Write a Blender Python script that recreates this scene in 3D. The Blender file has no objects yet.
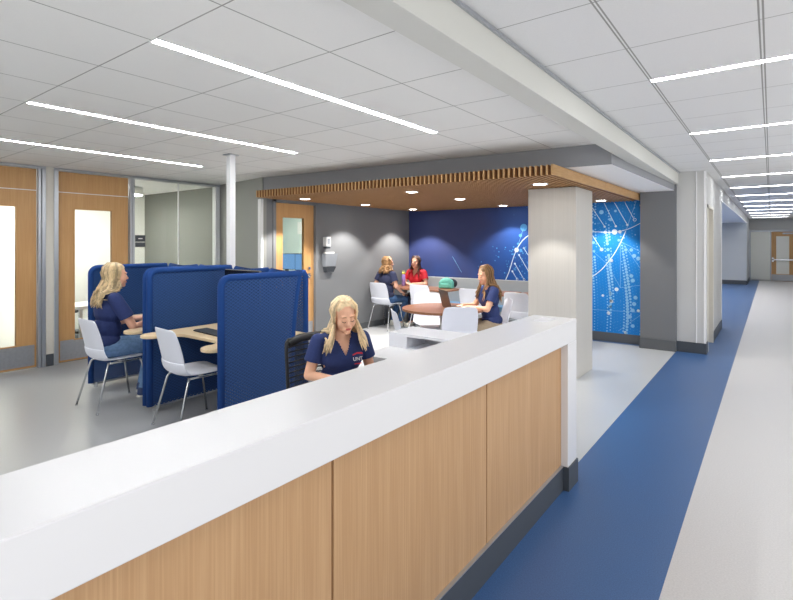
import bpy, bmesh, math, random
from mathutils import Vector, Matrix, Euler
random.seed(7)
S = bpy.context.scene
COL = S.collection
PI = math.pi
R = math.radians

# ------------------------------------------------------------------ materials
def lin(c):
    return tuple(((x/255)/12.92 if x/255 <= .04045 else ((x/255+.055)/1.055)**2.4) for x in c)
def mat(name, rgb, rough=.5, metal=0, spec=.5, noise=0, nscale=60, bump=0, coat=0):
    m = bpy.data.materials.new(name); m.use_nodes = True
    nt = m.node_tree; b = nt.nodes['Principled BSDF']
    c = lin(rgb) + (1,)
    b.inputs['Base Color'].default_value = c
    b.inputs['Roughness'].default_value = rough
    b.inputs['Metallic'].default_value = metal
    b.inputs['Specular IOR Level'].default_value = spec
    b.inputs['Coat Weight'].default_value = coat
    if noise or bump:
        tc = nt.nodes.new('ShaderNodeTexCoord'); n = nt.nodes.new('ShaderNodeTexNoise')
        n.inputs['Scale'].default_value = nscale; n.inputs['Detail'].default_value = 4
        nt.links.new(tc.outputs['Object'], n.inputs['Vector'])
        if noise:
            r = nt.nodes.new('ShaderNodeValToRGB')
            r.color_ramp.elements[0].position = .3; r.color_ramp.elements[1].position = .7
            r.color_ramp.elements[0].color = tuple(x*(1-noise) for x in c[:3]) + (1,)
            r.color_ramp.elements[1].color = tuple(min(1, x*(1+noise)) for x in c[:3]) + (1,)
            nt.links.new(n.outputs['Fac'], r.inputs['Fac']); nt.links.new(r.outputs['Color'], b.inputs['Base Color'])
        if bump:
            u = nt.nodes.new('ShaderNodeBump'); u.inputs['Strength'].default_value = bump; u.inputs['Distance'].default_value = .002
            nt.links.new(n.outputs['Fac'], u.inputs['Height']); nt.links.new(u.outputs['Normal'], b.inputs['Normal'])
    return m
def emit(name, rgb, s):
    m = bpy.data.materials.new(name); m.use_nodes = True
    b = m.node_tree.nodes['Principled BSDF']
    b.inputs['Base Color'].default_value = lin(rgb) + (1,)
    b.inputs['Emission Color'].default_value = lin(rgb) + (1,)
    b.inputs['Emission Strength'].default_value = s
    return m
def wood(name, a, bcol, scale=(14, 14, .8), rough=.42, spec=.4):
    m = bpy.data.materials.new(name); m.use_nodes = True
    nt = m.node_tree; b = nt.nodes['Principled BSDF']; L = nt.links.new
    tc = nt.nodes.new('ShaderNodeTexCoord'); mp = nt.nodes.new('ShaderNodeMapping'); mp.inputs['Scale'].default_value = scale
    n = nt.nodes.new('ShaderNodeTexNoise'); n.inputs['Scale'].default_value = 2.2; n.inputs['Detail'].default_value = 7; n.inputs['Distortion'].default_value = .6
    mp2 = nt.nodes.new('ShaderNodeMapping'); mp2.inputs['Scale'].default_value = tuple(s*9 if s > 3 else s*2.2 for s in scale)
    n2 = nt.nodes.new('ShaderNodeTexNoise'); n2.inputs['Scale'].default_value = 2; n2.inputs['Detail'].default_value = 3
    mx = nt.nodes.new('ShaderNodeMath'); mx.operation = 'MULTIPLY_ADD'; mx.inputs[1].default_value = .45
    sc = nt.nodes.new('ShaderNodeMath'); sc.operation = 'MULTIPLY'; sc.inputs[1].default_value = .32
    r = nt.nodes.new('ShaderNodeValToRGB')
    r.color_ramp.elements[0].position = .33; r.color_ramp.elements[1].position = .66
    r.color_ramp.elements[0].color = lin(a) + (1,); r.color_ramp.elements[1].color = lin(bcol) + (1,)
    L(tc.outputs['Object'], mp.inputs['Vector']); L(tc.outputs['Object'], mp2.inputs['Vector'])
    L(mp.outputs['Vector'], n.inputs['Vector']); L(mp2.outputs['Vector'], n2.inputs['Vector'])
    L(n2.outputs['Fac'], mx.inputs[0]); L(n.outputs['Fac'], sc.inputs[0]); L(sc.outputs[0], mx.inputs[2])
    L(mx.outputs[0], r.inputs['Fac']); L(r.outputs['Color'], b.inputs['Base Color'])
    b.inputs['Roughness'].default_value = rough; b.inputs['Specular IOR Level'].default_value = spec
    return m
def tile_mat(name, x0, px, y0, py, rgb, line=.006, grain=True, double=0):
    """acoustic tiles: dark T-bar lines at x0+k*px and y0+k*py"""
    m = bpy.data.materials.new(name); m.use_nodes = True
    nt = m.node_tree; b = nt.nodes['Principled BSDF']; L = nt.links.new
    tc = nt.nodes.new('ShaderNodeTexCoord'); sp = nt.nodes.new('ShaderNodeSeparateXYZ'); L(tc.outputs['Object'], sp.inputs[0])
    def M(op, a, v=None, c=None):
        n = nt.nodes.new('ShaderNodeMath'); n.operation = op
        for i, s in enumerate((a, v, c)):
            if s is None: continue
            if isinstance(s, (int, float)): n.inputs[i].default_value = s
            else: L(s, n.inputs[i])
        return n.outputs[0]
    def ln(o, off, p, w):
        t = M('SUBTRACT', o, off - p/2); t = M('DIVIDE', t, p); t = M('FRACT', t); t = M('SUBTRACT', t, .5)
        t = M('MULTIPLY', M('ABSOLUTE', t), p)
        return t
    dx = ln(sp.outputs['X'], x0, px, line); dy = ln(sp.outputs['Y'], y0, py, line)
    ly = M('LESS_THAN', dy, line/2)
    if double:
        lx = M('MULTIPLY', M('GREATER_THAN', dx, double-.004), M('LESS_THAN', dx, double+.004))
    else:
        lx = M('LESS_THAN', dx, line/2)
    mask = M('MAXIMUM', lx, ly)
    n = nt.nodes.new('ShaderNodeTexNoise'); n.inputs['Scale'].default_value = 260; n.inputs['Detail'].default_value = 2
    L(tc.outputs['Object'], n.inputs['Vector'])
    mr = nt.nodes.new('ShaderNodeMapRange'); mr.inputs[3].default_value = .93; mr.inputs[4].default_value = 1.03
    L(n.outputs['Fac'], mr.inputs[0])
    mc = nt.nodes.new('ShaderNodeMix'); mc.data_type = 'RGBA'; mc.blend_type = 'MULTIPLY'; mc.inputs[0].default_value = 1
    mc.inputs[6].default_value = lin(rgb) + (1,); L(mr.outputs[0], mc.inputs[7])
    mx = nt.nodes.new('ShaderNodeMix'); mx.data_type = 'RGBA'; L(mask, mx.inputs[0]); L(mc.outputs[2], mx.inputs[6])
    mx.inputs[7].default_value = lin((158, 158, 155)) + (1,)
    L(mx.outputs[2], b.inputs['Base Color']); b.inputs['Roughness'].default_value = .9; b.inputs['Specular IOR Level'].default_value = .15
    return m
def mesh_fabric(name, rgb, pitch=.042, hole=.0085):
    """perforated fabric: staggered pin holes that let the view through"""
    m = bpy.data.materials.new(name); m.use_nodes = True
    nt = m.node_tree; b = nt.nodes['Principled BSDF']; L = nt.links.new
    out = nt.nodes['Material Output']
    b.inputs['Roughness'].default_value = .85; b.inputs['Base Color'].default_value = lin(rgb) + (1,)
    b.inputs['Specular IOR Level'].default_value = .2; b.inputs['Sheen Weight'].default_value = .3
    tc = nt.nodes.new('ShaderNodeTexCoord'); sp = nt.nodes.new('ShaderNodeSeparateXYZ'); L(tc.outputs['Object'], sp.inputs[0])
    def M(op, a, v=None):
        n = nt.nodes.new('ShaderNodeMath'); n.operation = op
        for i, s in enumerate((a, v)):
            if s is None: continue
            if isinstance(s, (int, float)): n.inputs[i].default_value = s
            else: L(s, n.inputs[i])
        return n.outputs[0]
    h = M('ADD', sp.outputs['X'], sp.outputs['Y'])
    u = M('ADD', h, M('MULTIPLY', sp.outputs['Z'], 1.6)); v = M('SUBTRACT', h, M('MULTIPLY', sp.outputs['Z'], 1.6))
    fu = M('ABSOLUTE', M('SUBTRACT', M('FRACT', M('DIVIDE', u, pitch)), .5)); fv = M('ABSOLUTE', M('SUBTRACT', M('FRACT', M('DIVIDE', v, pitch)), .5))
    d = M('MAXIMUM', fu, fv)
    mask = M('LESS_THAN', d, hole/pitch)
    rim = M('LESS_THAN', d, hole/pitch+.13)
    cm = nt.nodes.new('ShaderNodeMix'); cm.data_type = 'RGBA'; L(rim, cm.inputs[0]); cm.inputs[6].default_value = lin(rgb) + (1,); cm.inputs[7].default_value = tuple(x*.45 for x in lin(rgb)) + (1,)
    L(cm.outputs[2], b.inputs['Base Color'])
    tr = nt.nodes.new('ShaderNodeBsdfTransparent'); mx = nt.nodes.new('ShaderNodeMixShader')
    L(mask, mx.inputs[0]); L(b.outputs[0], mx.inputs[1]); L(tr.outputs[0], mx.inputs[2]); L(mx.outputs[0], out.inputs['Surface'])
    return m
def glass(name, tint=(252, 254, 252), refl=.06):
    m = bpy.data.materials.new(name); m.use_nodes = True
    nt = m.node_tree; L = nt.links.new; out = nt.nodes['Material Output']; nt.nodes.remove(nt.nodes['Principled BSDF'])
    t = nt.nodes.new('ShaderNodeBsdfTransparent'); t.inputs[0].default_value = lin(tint) + (1,)
    g = nt.nodes.new('ShaderNodeBsdfGlossy'); g.inputs['Roughness'].default_value = .03
    fr = nt.nodes.new('ShaderNodeFresnel'); fr.inputs[0].default_value = 1.25
    mx = nt.nodes.new('ShaderNodeMixShader'); L(fr.outputs[0], mx.inputs[0]); L(t.outputs[0], mx.inputs[1]); L(g.outputs[0], mx.inputs[2])
    L(mx.outputs[0], out.inputs['Surface']); return m

M = dict(
    floor_grey=mat('grey speckled vinyl', (168, 170, 172), .3, spec=.5, noise=.06, nscale=140),
    floor_light=mat('light warm speckled vinyl', (205, 203, 202), .4, spec=.4, noise=.07, nscale=120),
    floor_blue=mat('blue speckled vinyl', (62, 98, 148), .36, spec=.5, noise=.22, nscale=170),
    carpet=mat('dark grey carpet', (92, 97, 100), .9, noise=.15, nscale=200),
    wall_white=mat('white paint', (244, 244, 240), .7, spec=.2),
    wall_cream=mat('warm white paint', (214, 210, 200), .7, spec=.2),
    wall_dark=mat('dark grey paint', (122, 124, 127), .55, spec=.3),
    bulk=mat('bulkhead grey paint', (146, 148, 152), .6, spec=.3),
    wall_mid=mat('greenish grey paint', (146, 148, 144), .6, spec=.3),
    wall_hall=mat('pale grey paint', (204, 204, 202), .55, spec=.3),
    wall_panel=mat('cool grey paint', (186, 190, 193), .6, spec=.3),
    teal=mat('pale green paint', (206, 220, 216), .7),
    soffit=mat('white plaster', (244, 244, 244), .7, spec=.2),
    beam=mat('beam paint', (214, 214, 208), .7, spec=.2),
    base=mat('charcoal rubber base', (74, 79, 85), .45, spec=.4),
    base_alc=mat('grey rubber base', (96, 99, 102), .45, spec=.4),
    alum=mat('satin aluminium', (186, 190, 196), .38, metal=.75),
    steel=mat('brushed steel', (172, 174, 178), .42, metal=.6, noise=.06, nscale=30),
    chrome=mat('chrome', (205, 207, 210), .22, metal=1),
    white_metal=mat('white powder coat', (226, 228, 230), .4),
    solid=mat('white solid surface', (232, 232, 234), .26, spec=.5),
    solid_side=mat('white laminate', (226, 227, 232), .4, spec=.4),
    shell=mat('white plastic', (226, 229, 240), .4, spec=.4),
    black=mat('black plastic', (34, 35, 38), .45),
    blackmesh=mat('black mesh', (46, 47, 50), .6),
    screen=mat('dark screen', (20, 22, 26), .2),
    bezel=mat('grey monitor back', (110, 108, 104), .5),
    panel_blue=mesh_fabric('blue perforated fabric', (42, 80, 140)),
    edge_blue=mat('blue padded fabric', (32, 68, 130), .85, spec=.2, noise=.12, nscale=300),
    shadow_blue=mat('navy fabric back', (22, 48, 104), .9, spec=.1),
    maple=wood('maple laminate', (214, 190, 152), (226, 204, 168), (1.5, 9, 9), .4),
    oak=wood('oak veneer', (190, 150, 108), (216, 178, 136), (9, 9, .5), .45),
    oak_door=wood('oak door veneer', (194, 148, 96), (216, 174, 120), (9, 9, .6), .45),
    walnut=wood('walnut laminate', (138, 94, 68), (166, 118, 90), (2, 9, 9), .3),
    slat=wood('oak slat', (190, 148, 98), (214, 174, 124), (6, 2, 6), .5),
    slat_shade=wood('oak slat with painted shade', (146, 102, 62), (170, 124, 82), (6, 2, 6), .55),  # darker oak tone, shade between the slats put into the colour
    col=wood('pale grey laminate', (200, 197, 191), (214, 211, 206), (34, 34, .35), .5, .3),
    reveal=mat('dark reveal', (44, 40, 38), .8),
    cushion=mat('light blue vinyl', (112, 158, 200), .5),
    bench=mat('grey bench laminate', (178, 182, 184), .5),
    glass=glass('clear glass'),
    glow=emit('fixture diffuser', (255, 255, 255), 21),
    glow_c=emit('corridor diffuser', (250, 252, 255), 16),
    glow_o=emit('office diffuser', (255, 253, 246), 15),
    led=emit('downlight lens', (255, 250, 240), 14),
    lit=emit('monitor picture', (104, 150, 200), .42),
    frost=mat('frosted panel', (236, 236, 228), .35),
    paper=mat('paper', (232, 232, 230), .8),
    smoke=mat('smoked plastic', (70, 74, 80), .25),
    clear=mat('grey clear plastic', (150, 155, 162), .25),
    red=mat('red knit', (196, 30, 48), .8, noise=.08, nscale=60),
    navy=mat('navy knit', (36, 52, 104), .8, noise=.08, nscale=60),
    navy2=mat('dark navy knit', (40, 46, 78), .8, noise=.08, nscale=60),
    denim=mat('blue denim', (104, 138, 178), .85, noise=.16, nscale=40),
    denim2=mat('mid blue denim', (62, 96, 140), .85, noise=.16, nscale=40),
    darkpants=mat('dark navy trousers', (34, 40, 66), .85),
    khaki=mat('khaki twill', (158, 142, 120), .85, noise=.08, nscale=50),
    skin=mat('skin', (226, 172, 146), .5, noise=.03, nscale=12),
    skin2=mat('pale skin', (238, 184, 152), .5, noise=.03, nscale=12),
    lip=mat('lips', (208, 112, 106), .4), lash=mat('lashes', (70, 50, 40), .7), brow=mat('eyebrows', (170, 128, 90), .8),
    eyew=mat('eye white', (235, 232, 228), .3), iris=mat('iris', (60, 70, 80), .2),
    hair_gold=mat('golden blonde hair', (222, 196, 156), .45, noise=.22, nscale=34),
    hair_ash=mat('ash blonde hair', (202, 178, 138), .5, noise=.28, nscale=30),
    hair_honey=mat('honey brown hair', (150, 114, 76), .5, noise=.32, nscale=30),
    hair_brown=mat('dark brown hair', (76, 50, 38), .5, noise=.25, nscale=30),
    shoe_w=mat('white sneaker', (224, 222, 214), .6), shoe_n=mat('navy sneaker', (52, 70, 110), .6),
    purple=mat('lavender bottle', (160, 140, 214), .35), yellow=mat('yellow green cap', (214, 214, 100), .5),
    mint=mat('mint fabric', (112, 196, 180), .8, noise=.1, nscale=40), charcoal=mat('charcoal fabric', (62, 68, 76), .85),
    laptop=mat('dark bronze lid', (92, 78, 68), .35, metal=.5),
    redprint=mat('red print', (214, 40, 50), .6), whiteprint=mat('white print', (238, 238, 240), .6),
)

M['lit'].node_tree.nodes['Principled BSDF'].inputs['Base Color'].default_value = (.01, .01, .01, 1)
# ------------------------------------------------------------------ mesh helpers
class MB:
    def __init__(s): s.v = []; s.f = []; s.m = []; s.sm = []
    def add(s, vs, fs, mi=0, smooth=False):
        k = len(s.v); s.v += [tuple(p) for p in vs]
        for f in fs: s.f.append([i+k for i in f]); s.m.append(mi); s.sm.append(smooth)
        return s
    def box(s, x0, x1, y0, y1, z0, z1, mi=0, T=None):
        vs = [Vector((x, y, z)) for z in (z0, z1) for y in (y0, y1) for x in (x0, x1)]
        if T is not None: vs = [T @ p for p in vs]
        return s.add(vs, [(0, 2, 3, 1), (4, 5, 7, 6), (0, 1, 5, 4), (2, 6, 7, 3), (0, 4, 6, 2), (1, 3, 7, 5)], mi)
    def prism(s, pts, z0, z1, mi=0):
        n = len(pts)
        vs = [(p[0], p[1], z0) for p in pts] + [(p[0], p[1], z1) for p in pts]
        fs = [tuple(range(n-1, -1, -1)), tuple(range(n, 2*n))] + [(i, (i+1) % n, n+(i+1) % n, n+i) for i in range(n)]
        return s.add(vs, fs, mi)
    def tube(s, pts, r, n=10, mi=0, caps=True):
        pts = [Vector(p) for p in pts]; rs = r if isinstance(r, (list, tuple)) else [r]*len(pts)
        ref = None; rings = []
        for i, p in enumerate(pts):
            d = (pts[min(i+1, len(pts)-1)] - pts[max(i-1, 0)])
            if d.length < 1e-9: d = Vector((0, 0, 1))
            d.normalize()
            if ref is None:
                ref = Vector((0, 0, 1)) if abs(d.z) < .9 else Vector((1, 0, 0))
            a = d.cross(ref); a.normalize(); b = d.cross(a); ref = -b if False else b.cross(d).cross(d)*-1 if False else ref
            rings.append([p + (a*math.cos(t) + b*math.sin(t))*rs[i] for t in [2*PI*k/n for k in range(n)]])
        vs = [q for g in rings for q in g]; fs = []
        for i in range(len(pts)-1):
            for k in range(n): fs.append((i*n+k, i*n+(k+1) % n, (i+1)*n+(k+1) % n, (i+1)*n+k))
        if caps: fs += [tuple(range(n-1, -1, -1)), tuple(range((len(pts)-1)*n, len(pts)*n))]
        return s.add(vs, fs, mi, True)
    def disc(s, c, r, z0, z1, n=32, mi=0):
        return s.prism([(c[0]+r*math.cos(2*PI*k/n), c[1]+r*math.sin(2*PI*k/n)) for k in range(n)], z0, z1, mi)
    def lathe(s, prof, c=(0, 0, 0), n=24, mi=0):
        vs = [(c[0]+r*math.cos(2*PI*k/n), c[1]+r*math.sin(2*PI*k/n), c[2]+z) for r, z in prof for k in range(n)]; fs = []
        for i in range(len(prof)-1):
            for k in range(n): fs.append((i*n+k, i*n+(k+1) % n, (i+1)*n+(k+1) % n, (i+1)*n+k))
        fs += [tuple(range(n-1, -1, -1)), tuple(range((len(prof)-1)*n, len(prof)*n))]
        return s.add(vs, fs, mi, True)
    def ell(s, c, r, rot=None, n=16, m=10, mi=0):
        vs = []; fs = []; c = Vector(c)
        for i in range(m+1):
            ph = PI*i/m
            for k in range(n):
                p = Vector((r[0]*math.sin(ph)*math.cos(2*PI*k/n), r[1]*math.sin(ph)*math.sin(2*PI*k/n), -r[2]*math.cos(ph)))
                if rot is not None: p = rot @ p
                vs.append(c+p)
        for i in range(m):
            for k in range(n): fs.append((i*n+k, i*n+(k+1) % n, (i+1)*n+(k+1) % n, (i+1)*n+k))
        return s.add(vs, fs, mi, True)
    def cap(s, p0, r0, p1, r1, n=14):
        p0 = Vector(p0); p1 = Vector(p1); d = (p1-p0); L = d.length; d.normalize()
        pts = []; rs = []
        for k in range(5):
            t = PI/2*(1-k/4); pts.append(p0 - d*r0*math.sin(t)); rs.append(max(r0*math.cos(t), 1e-4))
        for k in range(5):
            t = PI/2*k/4; pts.append(p1 + d*r1*math.sin(t)); rs.append(max(r1*math.cos(t), 1e-4))
        ref = Vector((0, 0, 1)) if abs(d.z) < .9 else Vector((1, 0, 0)); a = d.cross(ref).normalized(); b = d.cross(a)
        vs = [p + (a*math.cos(2*PI*k/n) + b*math.sin(2*PI*k/n))*r for p, r in zip(pts, rs) for k in range(n)]; fs = []
        for i in range(len(pts)-1):
            for k in range(n): fs.append((i*n+k, i*n+(k+1) % n, (i+1)*n+(k+1) % n, (i+1)*n+k))
        fs += [tuple(range(n-1, -1, -1)), tuple(range((len(pts)-1)*n, len(pts)*n))]
        return s.add(vs, fs, 0, True)
    def mesh(s, name):
        me = bpy.data.meshes.new(name); me.from_pydata(s.v, [], s.f)
        bm = bmesh.new(); bm.from_mesh(me); bm.faces.ensure_lookup_table()
        for i, f in enumerate(bm.faces): f.material_index = s.m[i]; f.smooth = s.sm[i]
        bmesh.ops.recalc_face_normals(bm, faces=bm.faces); bm.to_mesh(me); bm.free(); return me
    def build(s, name, mats, parent=None, bevel=0, seg=2, **kw):
        me = s.mesh(name)
        for m in (mats if isinstance(mats, (list, tuple)) else [mats]): me.materials.append(m)
        o = bpy.data.objects.new(name, me); COL.objects.link(o)
        if parent is not None: o.parent = parent
        if bevel:
            b = o.modifiers.new('bevel', 'BEVEL'); b.width = bevel; b.segments = seg; b.limit_method = 'ANGLE'; b.angle_limit = R(40)
        return tag(o, **kw)
def tag(o, label=None, cat=None, group=None, kind=None):
    if label: o['label'] = label
    if cat: o['category'] = cat
    if group: o['group'] = group
    if kind: o['kind'] = kind
    return o
def thing(name, label, cat, loc=(0, 0, 0), rz=0, group=None, kind=None):
    o = bpy.data.objects.new(name, None); COL.objects.link(o); o.location = loc; o.rotation_euler = (0, 0, rz)
    o.empty_display_size = .1
    return tag(o, label, cat, group, kind)
def copy_tree(o, parent=None):
    c = o.copy(); COL.objects.link(c); c.parent = parent
    for ch in list(o.children): copy_tree(ch, c)
    return c
def dup(o, loc, rz, label, group=None):
    c = copy_tree(o); c.location = loc; c.rotation_euler = (0, 0, rz); c['label'] = label
    if group: c['group'] = group
    return c
def st(name, mb, mats, **kw):
    return mb.build(name, mats, kind='structure', **kw)
def text_mesh(txt, size, depth=.001):
    cu = bpy.data.curves.new('lettering', 'FONT'); cu.body = txt; cu.size = size; cu.extrude = depth; cu.align_x = 'CENTER'; cu.align_y = 'CENTER'
    o = bpy.data.objects.new('lettering', cu); COL.objects.link(o)
    dg = bpy.context.evaluated_depsgraph_get(); me = bpy.data.meshes.new_from_object(o.evaluated_get(dg))
    bpy.data.objects.remove(o); return me

# ------------------------------------------------------------------ camera
cam = bpy.data.cameras.new('camera'); co = bpy.data.objects.new('camera', cam); COL.objects.link(co)
YAW = math.atan(374.5/497)
co.location = (0, 0, 1.55); co.rotation_euler = (PI/2, 0, YAW)
cam.sensor_width = 36; cam.lens = 36*497/793; cam.shift_y = -56.5/793; cam.clip_end = 100
S.camera = co

# ------------------------------------------------------------------ floor, ceilings
ZC, ZR, ZB, ZS = 2.575, 2.52, 2.40, 2.31
f = MB(); Y0, Y1 = -3.5, 26.0
def fl(x0, x1, y0, y1, mi, z=0): f.add([(x0, y0, z), (x1, y0, z), (x1, y1, z), (x0, y1, z)], [(0, 1, 2, 3)], mi)
fl(-7.36, -3.2, Y0, 4.6, 0); fl(-7.36, -3.2, 4.6, Y1, 4); fl(-3.2, -1.09, Y0, Y1, 4); fl(-1.09, -.39, Y0, Y1, 1); fl(-4.2, -1.09, 8.2, 23, 1, .001); fl(-.39, 1.7, Y0, Y1, 2); fl(-10.6, -7.36, Y0, 5.2, 3); fl(-10.6, -7.36, 5.2, Y1, 3)
st('floor', f, [M['floor_grey'], M['floor_blue'], M['floor_light'], M['carpet'], mat('pale grey speckled vinyl', (196, 199, 202), .3, noise=.05, nscale=140)])
# room ceiling (tiles) / corridor ceiling
t1 = tile_mat('room ceiling tiles', -1.787, .572, 1.19, .617, (240, 240, 238), .007)
t2 = tile_mat('corridor ceiling tiles', -.602, .566, 3.445, .6267, (232, 232, 232), .006, double=.008)
c = MB(); c.box(-7.36, -1.14, Y0, 8.4, ZR, ZR+.05); st('ceiling', c, [t1])
c = MB(); c.box(-1.14, 1.7, Y0, 26, ZC, ZC+.05); st('ceiling_corridor', c, [t2]).name = 'ceiling.001'
c = MB(); c.box(-1.20, -1.06, Y0, 8.15, ZB, ZC-.002); st('trim_1', c, [M['beam']], label='white dropped beam along the corridor ceiling')
c = MB(); c.box(-1.06, -1.045, Y0, 8.15, ZC-.018, ZC-.002); st('trim_2', c, [M['alum']])
# bulkhead: angled front, grey faces, white soffit
def yb(x): return 5.03 + .085*(x+1.38)
b = MB()
P = [(-5.94, yb(-5.94)), (-1.22, yb(-1.22)), (-1.10, 8.3), (-5.94, 8.3)]
b.prism(P, ZS, ZR-.002); b.m[0] = 1
st('trim_3', b, [M['bulk'], M['soffit']], label='grey bulkhead above the dining alcove')

# ------------------------------------------------------------------ walls
XL = -7.30; XA = -5.94
w = MB()
def wl(y0, y1, z0=0, z1=2.55, mi=0, x0=XL-.12, x1=XL): w.box(x0, x1, y0, y1, z0, z1, mi)
wl(Y0, 1.30); wl(2.34, 2.43)            # wall before door 1; pier between the doors
w.box(XL-.10, XL-.02, 1.30, 4.82, 2.505, 2.56)
st('wall_left', w, [M['wall_cream']])
# jog wall + grey alcove wall with opening for door 3
w = MB()
w.prism([(XL-.02, 4.82), (XA, 4.63), (XA, 4.70), (XL-.02, 4.92)], 0, 2.52, 0)
st('wall_middle', w, [M['wall_mid']])
w = MB(); D0, D1, DT = 4.86, 5.69, 2.19
w.box(XA-.12, XA, 4.70, D0, 0, 2.33); w.box(XA-.12, XA, D1, 8.42, 0, 2.33); w.box(XA-.12, XA, D0, D1, DT, 2.33)
st('wall_alcove', w, [M['wall_dark']])
w = MB(); w.box(XA-.12, -1.56, 8.305, 8.42, 0, 2.33); st('wall_back', w, [M['wall_dark']])
w = MB(); w.box(-1.555, -1.085, 8.09, 8.42, 0, 2.33); w.box(-1.555, -1.085, 8.1, 8.42, 2.32, 2.55); st('wall_pilaster', w, [M['wall_dark']])
w = MB(); XH = -.73
w.box(-1.085, XH, 8.15, 8.27, 0, ZC)
w.box(XH-.12, XH, 8.27, 8.36, 0, ZC); w.box(XH-.12, XH, 8.36, 9.2, 2.09, ZC); w.box(XH-.12, XH, 9.2, 10.9, 0, ZC)
w.box(XH-.12, XH, 10.9, 22.8, 2.34, ZC)
w.box(-.90, -.86, 8.27, 9.25, 0, 2.2)
st('wall_hall', w, [M['wall_hall']])
w = MB(); w.box(-4.1, XH, 22.8, 22.95, 0, 2.575); w.box(-4.2, -4.1, 10.8, 22.95, 0, 2.4); w.box(-4.1, XH-.12, 10.78, 10.9, 0, 2.4); w.box(XH-.12, XH, 22.95, 25.7, 0, ZC)
st('wall_recess', w, [M['wall_panel']])
w = MB(); w.box(-4.1, XH-.12, 10.9, 22.8, 2.34, 2.40); st('ceiling_recess', w, [M['soffit']]).name = 'ceiling.002'
w = MB(); w.box(XH-.12, 1.7, 25.7, 25.85, 0, ZC); st('wall_far', w, [M['wall_hall']])
w = MB(); w.box(1.6, 1.7, 9, 25.7, 0, ZC); st('wall_right', w, [M['wall_hall']])
# corner trims
w = MB(); w.box(XA-.03, XA+.012, 4.59, 4.632, 0, 2.2); w.box(XA-.075, XA-.035, 4.602, 4.634, 0, 2.2); st('trim_4', w, [M['white_metal']])
w = MB(); w.box(-.845, -.835, 8.135, 8.151, .14, ZC-.01); w.box(XH-.02, XH+.006, 8.143, 8.17, .14, ZC-.01); st('trim_5', w, [M['soffit']])
w = MB(); w.box(XH-.005, XH+.012, 8.36, 8.4, 0, 2.11); w.box(XH-.005, XH+.012, 9.16, 9.2, 0, 2.11); w.box(XH-.005, XH+.012, 8.36, 9.2, 2.07, 2.11)
w.box(XH-.12, XH, 9.17, 9.2, 0, 2.09, 0); st('trim_6', w, [M['wall_cream']])
w = MB(); w.box(XH-.125, XH+.01, 10.88, 10.9, 0, 2.34); w.box(XH-.125, XH+.01, 10.9, 22.8, 2.325, 2.341); st('trim_7', w, [M['soffit']])
# baseboards
def bb(name, boxes, m='base'):
    w = MB()
    for q in boxes: w.box(*q)
    return st(name, w, [M[m]])
bb('baseboard_left', [(XL, XL+.012, 2.345, 2.425, 0, .15), (XL, XL+.012, Y0, 1.28, 0, .15)])
bb('baseboard_alcove', [(XA, XA+.012, 5.76, 8.3, 0, .11), (-5.93, -1.56, 8.293, 8.305, 0, .14), (-1.56, -1.085, 8.076, 8.09, 0, .15), (-1.566, -1.555, 8.076, 8.3, 0, .15)], 'base_alc')
bb('baseboard_hall', [(-1.085, XH+.012, 8.135, 8.15, 0, .15), (XH, XH+.012, 8.15, 8.355, 0, .15), (XH, XH+.012, 9.2, 10.9, 0, .15)])
bb('baseboard_far', [(-4.1, XH, 22.785, 22.8, 0, .16), (XH, XH+.012, 22.8, 25.7, 0, .14), (XH-.12, XH+.005, 10.9, 10.912, 0, .16)])
# offices behind the left wall
w = MB(); w.box(-10.15, -10.05, Y0, 4.95, 0, 2.52); w.box(-10.1, XL-.12, 2.36, 2.44, 0, 2.52); st('wall_office', w, [M['wall_white']])
w = MB(); w.box(-10.1, XL-.02, 4.93, 5.0, 0, 2.52); st('wall_office_north', w, [mat('office grey paint', (118, 120, 116), .6)])
w = MB(); w.box(-10.15, XL-.02, Y0, 4.95, 2.52, 2.57); w.box(-8.8, XA-.12, 4.95, 7.4, 2.45, 2.5); st('ceiling_office', w, [M['soffit']]).name = 'ceiling.003'
w = MB(); w.box(-8.8, -8.7, 4.95, 7.4, 0, 2.45); w.box(-8.8, XA-.12, 7.25, 7.4, 0, 2.45); st('wall_room', w, [M['teal']])
# aluminium frames and glazing in the left wall
def frame(name, boxes, m='alum', **kw):
    w = MB()
    for q in boxes: w.box(*q)
    return w.build(name, [M[m]], bevel=.003, seg=1, **kw)
X0, X1 = XL-.11, XL+.015

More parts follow.
